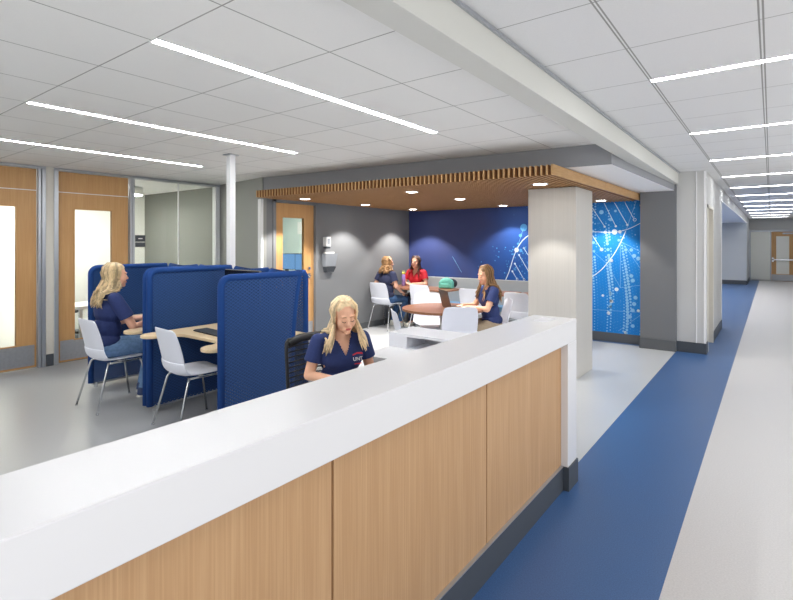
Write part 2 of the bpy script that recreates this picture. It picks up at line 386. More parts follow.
def oak_door(name, y0, y1, z1, x, glz, gly, kick=True, transom=None, handle=None):
    """door leaf in a wall of constant x facing +x"""
    root = thing(name, None, None, (x, (y0+y1)/2, 0), kind='structure')
    h = (y1-y0)/2; cy = (y0+y1)/2
    g0, g1 = gly[0]-cy, gly[1]-cy; a, c_ = glz
    d = MB(); t0, t1 = -.045, 0
    d.box(t0, t1, -h, g0, .012, z1); d.box(t0, t1, g1, h, .012, z1); d.box(t0, t1, g0, g1, .012, a); d.box(t0, t1, g0, g1, c_, z1 if not transom else z1)
    if transom:
        d.box(t1, t1+.0012, -h, h, transom-.006, transom+.004, 1)
    d.build('door_leaf', [M['oak_door'], M['paper']], root)
    g = MB(); g.box(-.026, -.018, g0, g1, a, c_); g.build('pane', [M['glass']], root)
    g = MB(); q = .012
    g.box(t1-.01, t1+.004, g0-q, g0, a-q, c_+q); g.box(t1-.01, t1+.004, g1, g1+q, a-q, c_+q); g.box(t1-.01, t1+.004, g0, g1, a-q, a); g.box(t1-.01, t1+.004, g0, g1, c_, c_+q)
    g.build('glazing_bead', [M['oak_door']], root)
    if kick:
        k = MB(); k.box(t1, t1+.002, -h+.02, h-.02, .035, .29); k.build('kick_plate', [M['steel']], root, label='brushed steel kick plate')
    if handle is not None:
        hy, hz = handle[0]-cy, handle[1]
        k = MB(); k.box(t1, t1+.012, hy-.025, hy+.025, hz-.06, hz+.02); k.tube([(t1+.012, hy, hz-.02), (t1+.05, hy, hz-.02), (t1+.055, hy-.03, hz-.02), (t1+.055, hy-.13, hz-.022)], .009)
        k.lathe([(.022, 0), (.022, .004)], (0, 0, 0)) if False else None
        k.box(t1, t1+.02, hy-.02, hy+.02, hz+.08, hz+.125)
        k.build('door_handle', [M['chrome']], root)
    return root
d1 = oak_door('door_1', 1.34, 2.25, 2.48, XL-.03, (.30, 2.0), (1.53, 2.04), transom=2.215)
d2 = oak_door('door_2', 2.49, 3.36, 2.48, XL-.03, (.29, 2.0), (2.68, 3.14), transom=2.215)
frame('trim_8', [(X0, X1, 2.26, 2.29, 0, 2.505), (X0, X1, 2.30, 2.34, 0, 2.505), (X0, X1, 1.29, 1.335, 0, 2.505), (X0, X1, 1.29, 2.34, 2.485, 2.515)], kind='structure')
frame('trim_9', [(X0, X1, 2.43, 2.48, 0, 2.505), (X0, X1, 3.37, 3.40, 0, 2.505), (X0, X1, 3.405, 3.435, 0, 2.505), (X0, X1, 2.43, 4.82, 2.485, 2.515)], kind='structure')
w1 = thing('window_1', None, None, (XL-.04, 4.08, 0), kind='structure')
g = MB(); g.box(-.004, .004, -.64, .035, .06, 2.485); g.box(-.004, .004, .04, .70, .06, 2.485); g.build('pane', [M['glass']], w1)
g = MB(); g.box(-.012, .012, .032, .043, .06, 2.485); g.build('glass_joint', [M['white_metal']], w1)
g = MB(); g.box(-.06, .05, .665, .69, 0, 2.485); g.box(-.06, .05, .70, .735, 0, 2.485); g.box(-.06, .05, -.64, .66, 0, .06); g.build('window_frame', [M['white_metal']], w1, bevel=.003, seg=1)
# door 3 in the alcove wall
d3 = oak_door('door_3', D0+.015, D1-.015, 2.17, XA-.035, (.45, 1.95), (5.03, 5.46), handle=(5.57, 1.05))
frame('trim_10', [(XA-.125, XA+.015, D0-.05, D0+.01, 0, 2.22), (XA-.125, XA+.015, D1-.01, D1+.05, 0, 2.22), (XA-.125, XA+.015, D0-.05, D1+.05, 2.175, 2.225)], 'wall_dark', kind='structure')
# hall: recessed door and far double door
h4 = MB(); h4.box(-.858, -.84, 8.40, 9.16, .01, 2.06); h4.build('door_4', [M['wall_cream']], kind='structure')
d5 = thing('door_5', None, None, (.48, 25.66, 0), kind='structure')
g = MB(); g.box(-.47, -.31, 0, .035, .01, 2.03); g.box(.11, .47, 0, .035, .01, 2.03); g.box(-.31, .11, 0, .035, .01, .3); g.box(-.31, .11, 0, .035, 1.85, 2.03); g.build('door_leaf', [M['oak_door']], d5)
g = MB(); g.box(-.31, .11, .012, .022, .3, 1.85); g.build('pane', [M['frost']], d5)
g = MB(); g.box(-.46, .46, -.004, 0, .02, .28); g.build('kick_plate', [M['steel']], d5)
g = MB(); g.box(-.45, .45, -.06, -.03, .86, .91); g.box(-.45, -.39, -.06, .0, .80, .98); g.build('push_bar', [M['chrome']], d5)
g = MB(); g.box(-.1, .3, -.06, -.002, 1.93, 1.99); g.build('door_closer', [M['alum']], d5)
frame('trim_11', [(-.74, -.68, 25.65, 25.7, 0, 2.1), (-.03, .012, 25.64, 25.7, 0, 2.1), (.95, 1.0, 25.64, 25.7, 0, 2.1), (-.74, 1.0, 25.64, 25.7, 2.04, 2.10)], kind='structure')
g = MB(); g.box(-.68, -.03, 25.685, 25.699, .05, 2.04); g.build('window_2', [M['frost']], kind='structure')

# ------------------------------------------------------------------ column
g = MB(); g.box(-2.33, -1.762, 5.72, 6.36, .0, 2.197); g.build('column', [M['col']], bevel=.004, seg=1, label='pale grey laminate clad square column in front of the blue mural', cat='column', kind='structure')

# ------------------------------------------------------------------ mural
def mural():
    x0, x1, z0, z1 = XA+.01, -1.56, .145, 2.29
    mb = MB(); mb.box(x0, x1, 8.297, 8.303, z0, z1, 0)
    Y = 8.2955; rnd = random.Random(3)
    def pt(px, py):  # mural coordinates in metres
        return (px, Y, py)
    def dot(x, z, r, mi, n=14):
        if not (x0+r < x < x1-r and z0+r < z < z1-r): return
        mb.add([(x+r*math.cos(2*PI*k/n), Y, z+r*math.sin(2*PI*k/n)) for k in range(n)], [tuple(range(n))], mi)
    def ring(x, z, r, wd, mi, a0=0, a1=2*PI, n=24):
        if not (x0+r < x < x1-r) and a1-a0 > 6: return
        vs = []
        for k in range(n+1):
            t = a0+(a1-a0)*k/n
            for q in (r-wd/2, r+wd/2): vs.append((min(max(x+q*math.cos(t), x0), x1), Y, min(max(z+q*math.sin(t), z0), z1)))
        mb.add(vs, [(2*k, 2*k+1, 2*k+3, 2*k+2) for k in range(n)], mi)
    def line(a, b_, wd, mi):
        a = Vector((a[0], 0, a[1])); b_ = Vector((b_[0], 0, b_[1])); d = (b_-a).normalized(); nrm = Vector((-d.z, 0, d.x))*wd/2
        mb.add([(p.x, Y-.0004, p.z) for p in (a-nrm, b_-nrm, b_+nrm, a+nrm)], [(0, 1, 2, 3)], mi)
    # dotted field: wavy columns of dots, thinning out towards the left
    for i in range(22):
        x_b = x1-.02-i*.045
        for j in range(46):
            z = z0+.02+j*.046+.02*(i % 2)
            x = x_b + .10*math.sin(z*2.1+.6)*(1-i/26)
            if z > 1.35 and rnd.random() < .35: continue
            w_ = .5+.5*math.sin(i*1.25+z*1.1); r = .005+.020*w_**2*(.6+.4*math.sin(z*3.1+i))
            if z > 1.75: r *= .7
            dot(x, z, max(.003, r), 1 if r > .009 else 2, 12)
    for k in range(120): dot(x1 - abs(rnd.gauss(0, .9)), rnd.uniform(z0, z1), rnd.uniform(.003, .010), 2, 10)
    for k in range(90): dot(min(-3.3, -3.35-abs(rnd.gauss(0, .35))), rnd.uniform(.92, 1.5), rnd.uniform(.003, .013), 2, 10)
    for (x, z, r) in ((-2.16, 2.05, .034), (-2.02, 1.93, .028), (-1.95, 2.06, .02), (-1.9, 1.6, .02), (-1.72, 1.45, .026), (-1.68, 1.36, .03), (-1.62, 1.32, .03), (-1.8, 1.45, .024), (-1.72, 1.05, .028), (-1.7, .98, .03), (-1.66, .72, .03), (-1.68, .62, .03), (-1.7, .52, .03), (-1.74, .42, .03), (-2.02, .76, .026), (-2.03, .56, .026), (-1.7, .28, .028)): dot(x, z, r, 1)
    def path(pts, wd, mi=3):
        for a_, b_ in zip(pts[:-1], pts[1:]): line(a_, b_, wd, mi)
    def arcpath(pts, wd):   # smooth curve through measured points of the print
        out = []
        P_ = [pts[0]]+list(pts)+[pts[-1]]
        for i in range(1, len(P_)-2):
            for k in range(8):
                t = k/8; q = [.5*(2*P_[i][c]+(P_[i+1][c]-P_[i-1][c])*t+(2*P_[i-1][c]-5*P_[i][c]+4*P_[i+1][c]-P_[i+2][c])*t*t+(3*P_[i][c]-P_[i-1][c]-3*P_[i+1][c]+P_[i+2][c])*t**3) for c in (0, 1)]
                out.append(tuple(q))
        path(out+[pts[-1]], wd)
    arcpath([(-2.32, 1.745), (-2.138, 1.731), (-1.963, 1.728), (-1.756, 1.777), (-1.57, 1.873)], .010)
    arcpath([(-2.32, 1.0), (-2.177, 1.116), (-2.079, 1.23), (-1.963, 1.395), (-1.868, 1.578), (-1.80, 1.74)], .013); line((-1.80, 1.74), (-1.65, 2.2), .007, 1)
    arcpath([(-3.799, .90), (-3.735, 1.047), (-3.656, 1.287), (-3.593, 1.435), (-3.5, 1.582), (-3.384, 1.684), (-3.2, 1.80), (-2.95, 1.86)], .015)
    for (a, b_) in (((-2.297, 2.121), (-2.11, 1.817)), ((-2.118, 2.19), (-1.944, 1.821)), ((-1.963, 2.19), (-1.775, 1.838)), ((-1.60, 2.14), (-1.575, 2.08)), ((-2.297, 1.68), (-2.157, 1.455))):
        line(a, b_, .009, 3); dot(b_[0], b_[1], .017, 3)
    line((-1.812, 2.19), (-1.69, 1.94), .009, 3); ring(-1.672, 1.915, .022, .008, 3)
    for (a, b_) in (((-3.671, 1.055), (-3.583, .92)), ((-3.624, 1.193), (-3.454, .92)), ((-3.546, 1.347), (-3.30, .95)), ((-3.46, 1.471), (-3.2, 1.08)), ((-3.36, 1.56), (-3.1, 1.2))):
        line(a, b_, .011, 3); dot(a[0], a[1], .018, 3); ring(b_[0], b_[1], .018, .006, 3)
    for (a, b_) in (((-1.876, 1.578), (-1.876, .859)), ((-2.079, 1.23), (-1.876, .859)), ((-1.876, .859), (-1.592, .914)), ((-2.297, 1.433), (-2.099, 1.25)), ((-2.297, .487), (-1.574, .5)), ((-1.906, .182), (-1.574, .473)), ((-1.868, 1.578), (-1.58, 1.419)), ((-1.84, 1.56), (-1.58, 1.15)), ((-4.9, 1.3), (-4.7, 1.0)), ((-3.593, 1.435), (-3.46, 1.83))):
        line(a, b_, .005, 1)
    for (x, z, r) in ((-2.099, 1.73, .026), (-2.04, 1.729, .018), (-1.963, 1.732, .042), (-1.885, 1.733, .026), (-2.013, 1.284, .028), (-2.157, 1.455, .028), (-1.933, .832, .030), (-2.138, .722, .020), (-2.009, .64, .027), (-2.052, .449, .027), (-1.805, .169, .022), (-1.621, .521, .022), (-3.593, 1.435, .042)): dot(x, z, r, 3, 20)
    for (x, z, r) in ((-3.515, 1.427, .03), (-3.46, 1.83, .065), (-3.521, 1.691, .03), (-3.568, 1.547, .018), (-3.66, 1.36, .016)): dot(x, z, r, 2, 20)
    m = bpy.data.materials.new('mural print'); m.use_nodes = True; nt = m.node_tree; L = nt.links.new; b = nt.nodes['Principled BSDF']
    tc = nt.nodes.new('ShaderNodeTexCoord'); sp = nt.nodes.new('ShaderNodeSeparateXYZ'); L(tc.outputs['Object'], sp.inputs[0])
    a = nt.nodes.new('ShaderNodeMapRange'); a.inputs[1].default_value = -4.6; a.inputs[2].default_value = -1.9; L(sp.outputs['X'], a.inputs[0])
    zz = nt.nodes.new('ShaderNodeMath'); zz.operation = 'MULTIPLY_ADD'; zz.inputs[1].default_value = -.16; zz.inputs[2].default_value = .18; L(sp.outputs['Z'], zz.inputs[0])
    ad = nt.nodes.new('ShaderNodeMath'); ad.operation = 'ADD'; L(a.outputs[0], ad.inputs[0]); L(zz.outputs[0], ad.inputs[1])
    n = nt.nodes.new('ShaderNodeTexNoise'); n.inputs['Scale'].default_value = 1.4; L(tc.outputs['Object'], n.inputs['Vector'])
    a2 = nt.nodes.new('ShaderNodeMath'); a2.operation = 'MULTIPLY_ADD'; a2.inputs[1].default_value = .35; L(n.outputs['Fac'], a2.inputs[0]); L(ad.outputs[0], a2.inputs[2])
    r = nt.nodes.new('ShaderNodeValToRGB'); e = r.color_ramp.elements
    e[0].position = .15; e[0].color = lin((54, 66, 118)) + (1,); e[1].position = 1.15 if False else 1; e[1].color = lin((0, 132, 220)) + (1,)
    q = r.color_ramp.elements.new(.62); q.color = lin((16, 88, 176)) + (1,)
    L(a2.outputs[0], r.inputs['Fac']); L(r.outputs['Color'], b.inputs['Base Color']); b.inputs['Roughness'].default_value = .6
    dm = [mat('mural dot', (140, 200, 244), .6), mat('mural faint dot', (84, 164, 230), .6), mat('mural white', (226, 242, 252), .6)]
    mb.build('wall_mural', [m] + dm, label='blue wall mural with dotted curves, white arcs and strokes', cat='mural')
mural()

# ------------------------------------------------------------------ wood slat canopy
can = thing('wood_slat_canopy', 'suspended oak slat grid canopy over the dining alcove', 'ceiling canopy', (-3.75, 6.4, 2.2))
def xe(y): return -1.635 + .062*(y-4.6)/3.7
def yf(x): return 4.61 + .052*(x+1.63)
g = MB(); x = -5.775; ox, oy, oz = -3.75, 6.4, 2.2
while x < -1.67:
    g.box(x-ox-.009, x-ox+.011, yf(x)-oy, 8.28-oy, 0, .095); g.m[-2:] = [1, 1]; x += .0537  # side faces get the darker tone as painted shade
g.build('slat_grid', [M['slat'], M['slat_shade']], can)
g = MB(); y = 4.72
while y < 8.25:
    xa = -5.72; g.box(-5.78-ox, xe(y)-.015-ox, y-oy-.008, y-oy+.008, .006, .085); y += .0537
g.build('cross_slats', [M['slat_shade']], can)  # cross slats in the same tone, painting the gaps as shaded
g = MB()
for ya_, yb2 in ((yf(-1.64), 6.35), (6.36, 8.28)):
    g.prism([(xe(ya_)-.02-ox, ya_-oy), (xe(ya_)-ox, ya_-oy), (xe(yb2)-ox, yb2-oy), (xe(yb2)-.02-ox, yb2-oy)], -.002, .098)
g.build('fascia_board', [M['slat']], can)
# downlights set in the canopy
DL = [(-2.02, 5.29, 'nearest the corridor, in front of column'), (-2.05, 7.85, 'behind the column by the mural'), (-3.66, 7.88, 'left of the column near the mural'),
      (-3.61, 5.11, 'in the middle of the front edge'), (-5.42, 4.98, 'above the oak door with the window'), (-3.63, 6.36, 'in the centre of the canopy'),
      (-5.42, 6.33, 'washing the grey wall nearer the oak door'), (-5.43, 7.72, 'in the back corner beside the mural')]
dl0 = None
for di, (x, y, wh) in enumerate(DL):
    lb = 'small round downlight in the slat canopy, ' + wh
    if dl0 is None:
        dl0 = thing('downlight', lb, 'downlight', (x, y, 2.2), group='downlights in the slat canopy')
        g = MB(); g.lathe([(.062, -.004), (.085, -.008), (.088, -.001), (.086, .03), (.062, .03)], n=28); g.build('trim_ring', [M['white_metal']], dl0)
        g = MB(); g.disc((0, 0), .066, -.0045, .01, 24); g.build('lens', [M['led']], dl0)
    else: dup(dl0, (x, y, 2.2), 0, lb)
    l = bpy.data.lights.new('downlight_beam', 'SPOT'); l.energy = (15, 30, 24, 50, 54, 54, 54, 54)[di]; l.spot_size = R((76, 96, 108, 100, 104, 104, 106, 104)[di]); l.spot_blend = .35; l.shadow_soft_size = .03; l.color = (1, .96, .9)
    lo = bpy.data.objects.new('downlight_beam', l); COL.objects.link(lo); lo.location = (x, y, 2.18)

# ------------------------------------------------------------------ linear ceiling lights
def linear(x, y, z, L_, along, label, m, group, w_=.055):
    t = thing('linear_ceiling_light', label, 'ceiling light', (x, y, z), 0 if along == 'y' else PI/2, group)
    g = MB(); g.box(-w_/2-.008, -w_/2, -L_/2, L_/2, -.004, .001); g.box(w_/2, w_/2+.008, -L_/2, L_/2, -.004, .001); g.box(-w_/2-.008, w_/2+.008, -L_/2-.008, -L_/2, -.004, .001); g.box(-w_/2-.008, w_/2+.008, L_/2, L_/2+.008, -.004, .001)
    g.build('housing', [M['white_metal']], t)
    g = MB(); g.box(-w_/2, w_/2, -L_/2, L_/2, -.003, .001); g.build('diffuser', [m], t)
    return t
linear(-2.345, 2.43, ZR-.001, 2.47, 'y', 'long glowing strip light in the room ceiling, nearest the camera and largest', M['glow'], 'strip lights in the room ceiling')
linear(-4.06, 2.40, ZR-.001, 2.40, 'y', 'glowing strip light in the room ceiling, the middle one of three', M['glow'], 'strip lights in the room ceiling')
linear(-5.71, 2.30, ZR-.001, 2.42, 'y', 'glowing strip light in the room ceiling closest to the office doors', M['glow'], 'strip lights in the room ceiling')
linear(-4.06, -2.0, ZR-.001, 2.40, 'y', 'strip light in the room ceiling behind the camera', M['glow'], 'strip lights in the room ceiling')
linear(-2.345, -2.0, ZR-.001, 2.40, 'y', 'strip light in the room ceiling behind the camera near the beam', M['glow'], 'strip lights in the room ceiling')
ords = ['first', 'second', 'third', 'fourth', 'fifth', 'sixth', 'seventh', 'eighth', 'ninth', 'tenth', 'eleventh', 'twelfth']
for k in range(12):
    linear(-.035, 3.46+1.89*k, ZC-.001, 1.13, 'x', 'crosswise strip light in the corridor ceiling, %s counted from the camera' % ords[k], M['glow_c'], 'strip lights across the corridor ceiling')
for k in range(2):
    linear(-.035, -.32-1.89*k, ZC-.001, 1.13, 'x', 'crosswise strip light in the corridor ceiling behind the camera, %s one back' % ords[k], M['glow_c'], 'strip lights across the corridor ceiling')
g = MB(); g.box(-2.6, -2.0, 12, 21, 2.325, 2.338); g.build('ceiling_panel_light', [emit('panel glow', (255, 250, 244), 4.5)], label='ceiling light panel inside the recess off the corridor', cat='ceiling light')

# office lights
t = thing('drum_ceiling_light', 'round white drum ceiling light inside the glazed office', 'ceiling light', (-8.8, 4.05, 2.39))
g = MB(); g.lathe([(.21, 0), (.21, .125)], n=36); g.build('shade', [M['wall_white']], t)
g = MB(); g.lathe([(.20, -.012), (.205, -.001)], n=36); g.build('diffuser', [M['glow_o']], t)
for (x, y, z, a, b_, lb) in ((-8.7, 3.2, 2.515, .6, .6, 'square ceiling light in the office behind the second oak door'), (-8.7, 1.2, 2.515, 1.2, .6, 'ceiling light in the office behind the leftmost oak door'),
                         (-7.4, 6.0, 2.445, .6, .6, 'ceiling light in the office behind the alcove door')):
    g = MB(); g.box(-a/2, a/2, -b_/2, b_/2, -.01, .002); o = g.build('office_ceiling_light', [M['glow_o']], label=lb, cat='ceiling light'); o.location = (x, y, z)

# ------------------------------------------------------------------ power pole
pp = thing('power_pole', 'white square power pole rising from the blue workstations to the ceiling', 'pole', (-4.70, 3.24, 0))
g = MB(); g.box(-.035, .035, -.035, .035, 0, ZR-.002); g.build('pole', [M['white_metal']], pp, bevel=.004, seg=1)
g = MB(); g.box(-.06, .06, -.06, .06, ZR-.012, ZR-.002); g.build('ceiling_trim_plate', [M['alum']], pp)

# ------------------------------------------------------------------ reception counter
XC = -1.014
rc = thing('reception_counter', 'long white reception counter with oak front panels', 'reception counter', (XC, 3.3, 0))
def RB(mb, x0, x1, y0, y1, z0, z1, mi=0): mb.box(x0-XC, x1-XC, y0-3.3, y1-3.3, z0, z1, mi)
YE = 3.30; YS = -2.2
g = MB(); RB(g, -1.305, XC, YS, YE, .92, 1.06); RB(g, -1.305, XC, YE-.17, YE, .145, .921); g.build('transaction_top', [M['solid']], rc, bevel=.004, label='white solid surface top and end leg')
g = MB(); RB(g, -1.30, -1.082, YS, YE-.165, .1, .925); g.build('core', [M['reveal']], rc)
ys = [(YS, .04), (.05, 1.078), (1.088, 2.098), (2.108, 3.13)]
for a, b_ in ys:
    g = MB(); RB(g, -1.083, -1.058, a, b_, .15, .921); g.build('front_panel', [M['oak']], rc)
g = MB(); RB(g, -1.085, -1.042, YS, YE-.17, 0, .148); RB(g, -1.31, XC+.008, YE-.178, YE+.008, 0, .148); g.build('kick_base', [M['base']], rc)
g = MB(); RB(g, -1.060, -1.041, YS, YE-.178, .146, .151); g.build('base_edge', [M['alum']], rc)
g = MB(); RB(g, -1.90, -1.305, YS, 2.75, .70, .74); RB(g, -2.41, -1.305, 2.75, 3.15, .70, .74); RB(g, -2.41, -2.37, 2.8, 3.42, 0, .70); RB(g, -2.41, -1.305, 3.38, 3.42, 0, .70)
g.build('work_surface', [M['solid']], rc, bevel=.003)
g = MB(); z0, z1 = .74, .852
RB(g, -2.41, -1.305, 3.10, 3.42, z1-.02, z1); RB(g, -2.41, -2.24, 3.10, 3.42, .70, z1-.02); RB(g, -1.93, -1.305, 3.10, 3.42, .70, z1-.02); RB(g, -2.24, -1.93, 3.36, 3.42, .70, z1-.02); RB(g, -2.24, -1.93, 3.1, 3.36, .70, .742)
g.build('cubby', [M['solid_side']], rc)
g = MB(); RB(g, -1.21, -1.115, 3.03, 3.21, 1.0595, 1.0625); g.build('grommet_plate', [M['solid_side']], rc, bevel=.001, seg=1)

# ------------------------------------------------------------------ workstations
WS = [(-5.84, 0), (-4.57, 1), (-3.33, 2)]
ws = thing('workstation_pod', 'row of blue mesh fabric privacy partitions forming open study booths', 'workstation', (-4.57, 2.7, 0))
WX, WY = -4.57, 2.7
def padded_frame(pts, r, name, parent):
    g = MB(); g.tube(pts, r, 12); return g.build(name, [M['edge_blue']], parent)
def panel(x, y0, y1, zt, z0, flare, name='privacy_panel'):
    """fabric panel in a plane of constant x with padded rounded rim"""
    n = 16; rim = []; cr = .07
    g = MB(); t = .016
    rows = 10; vs = []; fs = []
    def ye(z): return y1 + flare*max(0, (z-.55)/(zt-.55))**1.8
    for s_ in (-t, t):
        k0 = len(vs)
        for i in range(rows+1):
            z = z0 + (zt-z0)*i/rows
            for j in range(9):
                vs.append((x-WX+s_, y0+.01+(ye(z)-y0-.02)*j/8-WY, z))
        for i in range(rows):
            for j in range(8): a = k0+i*9+j; fs.append((a, a+1, a+10, a+9))
    g.add(vs, fs, 0, True)
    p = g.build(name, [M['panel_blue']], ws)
    pts = [(x-WX, y0-WY, z0)]
    pts += [(x-WX, y0-WY, zt-cr)] + [(x-WX, y0+cr*(1-math.cos(t_))-WY, zt-cr+cr*math.sin(t_)) for t_ in [PI/2*k/5 for k in range(1, 6)]]
    pts += [(x-WX, y0+(ye(zt)-y0)*k/6-WY, zt) for k in range(2, 6)]
    ey = ye(zt)
    pts += [(x-WX, ey-cr*.6*(1-math.sin(t_))-WY, zt-cr*.6*(1-math.cos(t_))) for t_ in [PI/2*k/4 for k in range(0, 4)]] if False else [(x-WX, ey-WY, zt)]
    pts += [(x-WX, ye(z)-WY, z) for z in [zt-.03, zt-.1, zt-.2, zt-.35, zt-.5, .5]] + [(x-WX, y1-WY, z0)]
    padded_frame(pts, .028, 'padded_rim', p)
    return p
for x, k in WS:
    if k == 1:
        panel(x-.035, 2.27, 3.12, 1.30, .06, 0); panel(x+.035, 2.27, 3.12, 1.30, .06, 0)
    elif k == 0: panel(x, 2.29, 3.12, 1.29, .05, 0)
    else: panel(x, 2.21, 2.90, 1.285, .06, .09)
def spine(x0, x1, y, zt, z0):
    g = MB(); vs = []; fs = []
    for s_ in (-.016, .016): g.add([(x0-WX, y+s_-WY, z0), (x1-WX, y+s_-WY, z0), (x1-WX, y+s_-WY, zt), (x0-WX, y+s_-WY, zt)], [(0, 1, 2, 3)], 0)
    p = g.build('back_panel', [M['panel_blue']], ws)
    g = MB(); g.tube([(x0-WX, y-WY, z0), (x0-WX, y-WY, zt-.03), (x0+.02-WX, y-WY, zt), (x1-.02-WX, y-WY, zt), (x1-WX, y-WY, zt-.03), (x1-WX, y-WY, z0)], .026, 12); g.build('padded_rim', [M['edge_blue']], p)
spine(-5.80, -5.21, 3.15, 1.29, .1); spine(-5.16, -4.62, 3.15, 1.29, .1); spine(-4.50, -3.95, 3.15, 1.29, .1); spine(-3.90, -3.40, 3.13, 1.285, .1)
g = MB()
for x, k in WS: g.box(x-WX-.015, x-WX+.015, 2.3-WY, 3.1-WY, .03, .06)
g.box(-5.84-WX, -3.35-WX, 3.13-WY, 3.17-WY, .03, .06); g.build('foot_rail', [M['alum']], ws)
for x, k in WS:
    for y in ((2.34, 3.05) if k < 2 else (2.3, 2.9)):
        g = MB(); g.disc((x-WX, y-WY), .02, 0, .05, 14); g.build('levelling_foot', [M['chrome']], ws)
# desk tops with two rounded arms
def desk(x0, x1, ya, yb_, ytip_l, ytip_r, wl_, wr_):
    pts = []
    def arc(cx, cy, r, a0, a1, n=10):
        return [(cx+r*math.cos(a0+(a1-a0)*k/n)-WX, cy+r*math.sin(a0+(a1-a0)*k/n)-WY) for k in range(n+1)]
    rl, rr = wl_/2, wr_/2
    pts += [(x0-WX, yb_-WY)]
    pts += arc(x0+rl, ytip_l+rl, rl, PI, 2*PI)
    pts += arc(x0+wl_+.16, ya-.16, .16, PI, PI/2, 6)
    pts += arc(x1-wr_-.16, ya-.16, .16, PI/2, 0, 6) if ytip_r < ya-.1 else []
    pts += arc(x1-rr, ytip_r+rr, rr, PI, 2*PI)
    pts += [(x1-WX, yb_-WY)]
    g = MB(); g.prism(pts, .715, .742); return g.build('desk_top', [M['maple']], ws, bevel=.006)
desk(-4.50, -3.37, 2.40, 3.11, 2.13, 2.14, .20, .20)
desk(-5.77, -4.64, 2.62, 3.11, 2.30, 2.14, .20, .20)
# monitors and keyboards
def monitor(x, y, z, rz, label, q=0):
    t = thing('monitor', label, 'monitor', (x, y, z), rz)
    g = MB(); g.box(-.27, .27, -.006, .0, .13+q, .45+q); g.build('screen', [M['screen']], t)
    g = MB(); g.box(-.275, .275, .0, .03, .125+q, .455+q); g.build('housing', [M['bezel']], t, bevel=.005)
    g = MB(); g.box(-.025, .025, .02, .05, .0, .28+q); g.build('stand', [M['alum']], t); g = MB(); g.box(-.12, .12, -.07, .1, 0, .012); g.build('base', [M['alum']], t)
    return t
m1 = monitor(-4.15, 2.98, .745, R(0), 'monitor on the desk in the right hand blue booth, its top showing above the partition', .09)
monitor(-5.1, 3.0, .745, 0, 'monitor in the left hand blue booth in front of the seated woman', .09)
for c_ in m1.children:
    pass
def keyboard(x, y, z, rz, label):
    t = thing('keyboard', label, 'keyboard', (x, y, z), rz)
    g = MB(); g.box(-.22, .22, -.07, .07, 0, .014); g.build('keyboard_body', [M['black']], t, bevel=.004)
    g = MB()
    for r_ in range(5):
        for k in range(14 if r_ else 15): g.box(-.21+k*.0285, -.21+k*.0285+.024, -.062+r_*.025, -.062+r_*.025+.021, .014, .018)
    g.build('keys', [M['charcoal']], t, kind='stuff'); return t
keyboard(-4.02, 2.58, .743, R(-4), 'black keyboard on the maple desk of the right hand booth')
keyboard(-5.17, 2.70, .743, 0, 'black keyboard under the hands of the seated woman in the left booth')

# ------------------------------------------------------------------ chairs
def shell_part(rows, t=.010):
    """rows: (y,z,halfwidth,lift_y,lift_z) lofted across"""
    n = 14; vs = []; fs = []
    for (y, z, h, ly, lz) in rows:
        for j in range(n+1):
            u = -1+2*j/n; e = abs(u)**2.6
            vs.append((h*u, y+ly*e, z+lz*e))
    for i in range(len(rows)-1):
        for j in range(n): a = i*(n+1)+j; fs.append((a, a+1, a+n+2, a+n+1))
    return MB().add(vs, fs, 0, True)
def solid(o, t, off=-1):
    s_ = o.modifiers.new('thickness', 'SOLIDIFY'); s_.thickness = t; s_.offset = off
    b = o.modifiers.new('smooth', 'SUBSURF'); b.levels = 1; b.render_levels = 1
def make_chair(loc, rz, label, group):
    t = thing('shell_chair', label, 'chair', loc, rz, group)
    seat = shell_part([(.235, .425, .16, 0, .0), (.232, .442, .19, 0, .003), (.205, .455, .212, 0, .008), (.10, .452, .222, 0, .016), (-.02, .444, .226, 0, .022), (-.12, .442, .226, .0, .03), (-.18, .455, .225, .02, .03), (-.215, .485, .222, .045, .02), (-.232, .53, .216, .05, .0), (-.240, .575, .210, .05, 0)])
    o = seat.build('seat', [M['shell']], t); solid(o, .010)
    back = shell_part([(-.225, .54, .200, .045, 0), (-.237, .60, .206, .045, 0), (-.250, .67, .208, .040, 0), (-.264, .74, .204, .035, 0), (-.276, .80, .196, .028, 0), (-.282, .832, .186, .024, 0), (-.284, .846, .165, .018, 0), (-.284, .851, .13, .012, 0)])
    o = back.build('backrest', [M['shell']], t); solid(o, .009)
    for sx in (-1, 1):
        for (ya, yb_) in ((.15, .235), (-.13, -.255)):
            g = MB(); g.tube([(sx*.165, ya, .44), (sx*.185, ya+(yb_-ya)*.15, .405), (sx*.228, yb_, .006)], .0095); g.disc((sx*.228, yb_), .013, 0, .012, 12); g.build('leg', [M['chrome']], t)
    g = MB()
    for sx in (-1, 1): g.tube([(sx*.165, .16, .432), (sx*.165, -.14, .432)], .009)
    g.tube([(-.165, .0, .43), (.165, .0, .43)], .009); g.build('under_seat_frame', [M['chrome']], t); return t
def face(dx, dy): return math.atan2(-dx, dy)
TC = (-3.29, 5.33)
CH = 'white shell chairs'
chair = make_chair((-5.08, 2.21, 0), 0, 'white shell chair the blonde woman sits on in the left blue booth', CH)
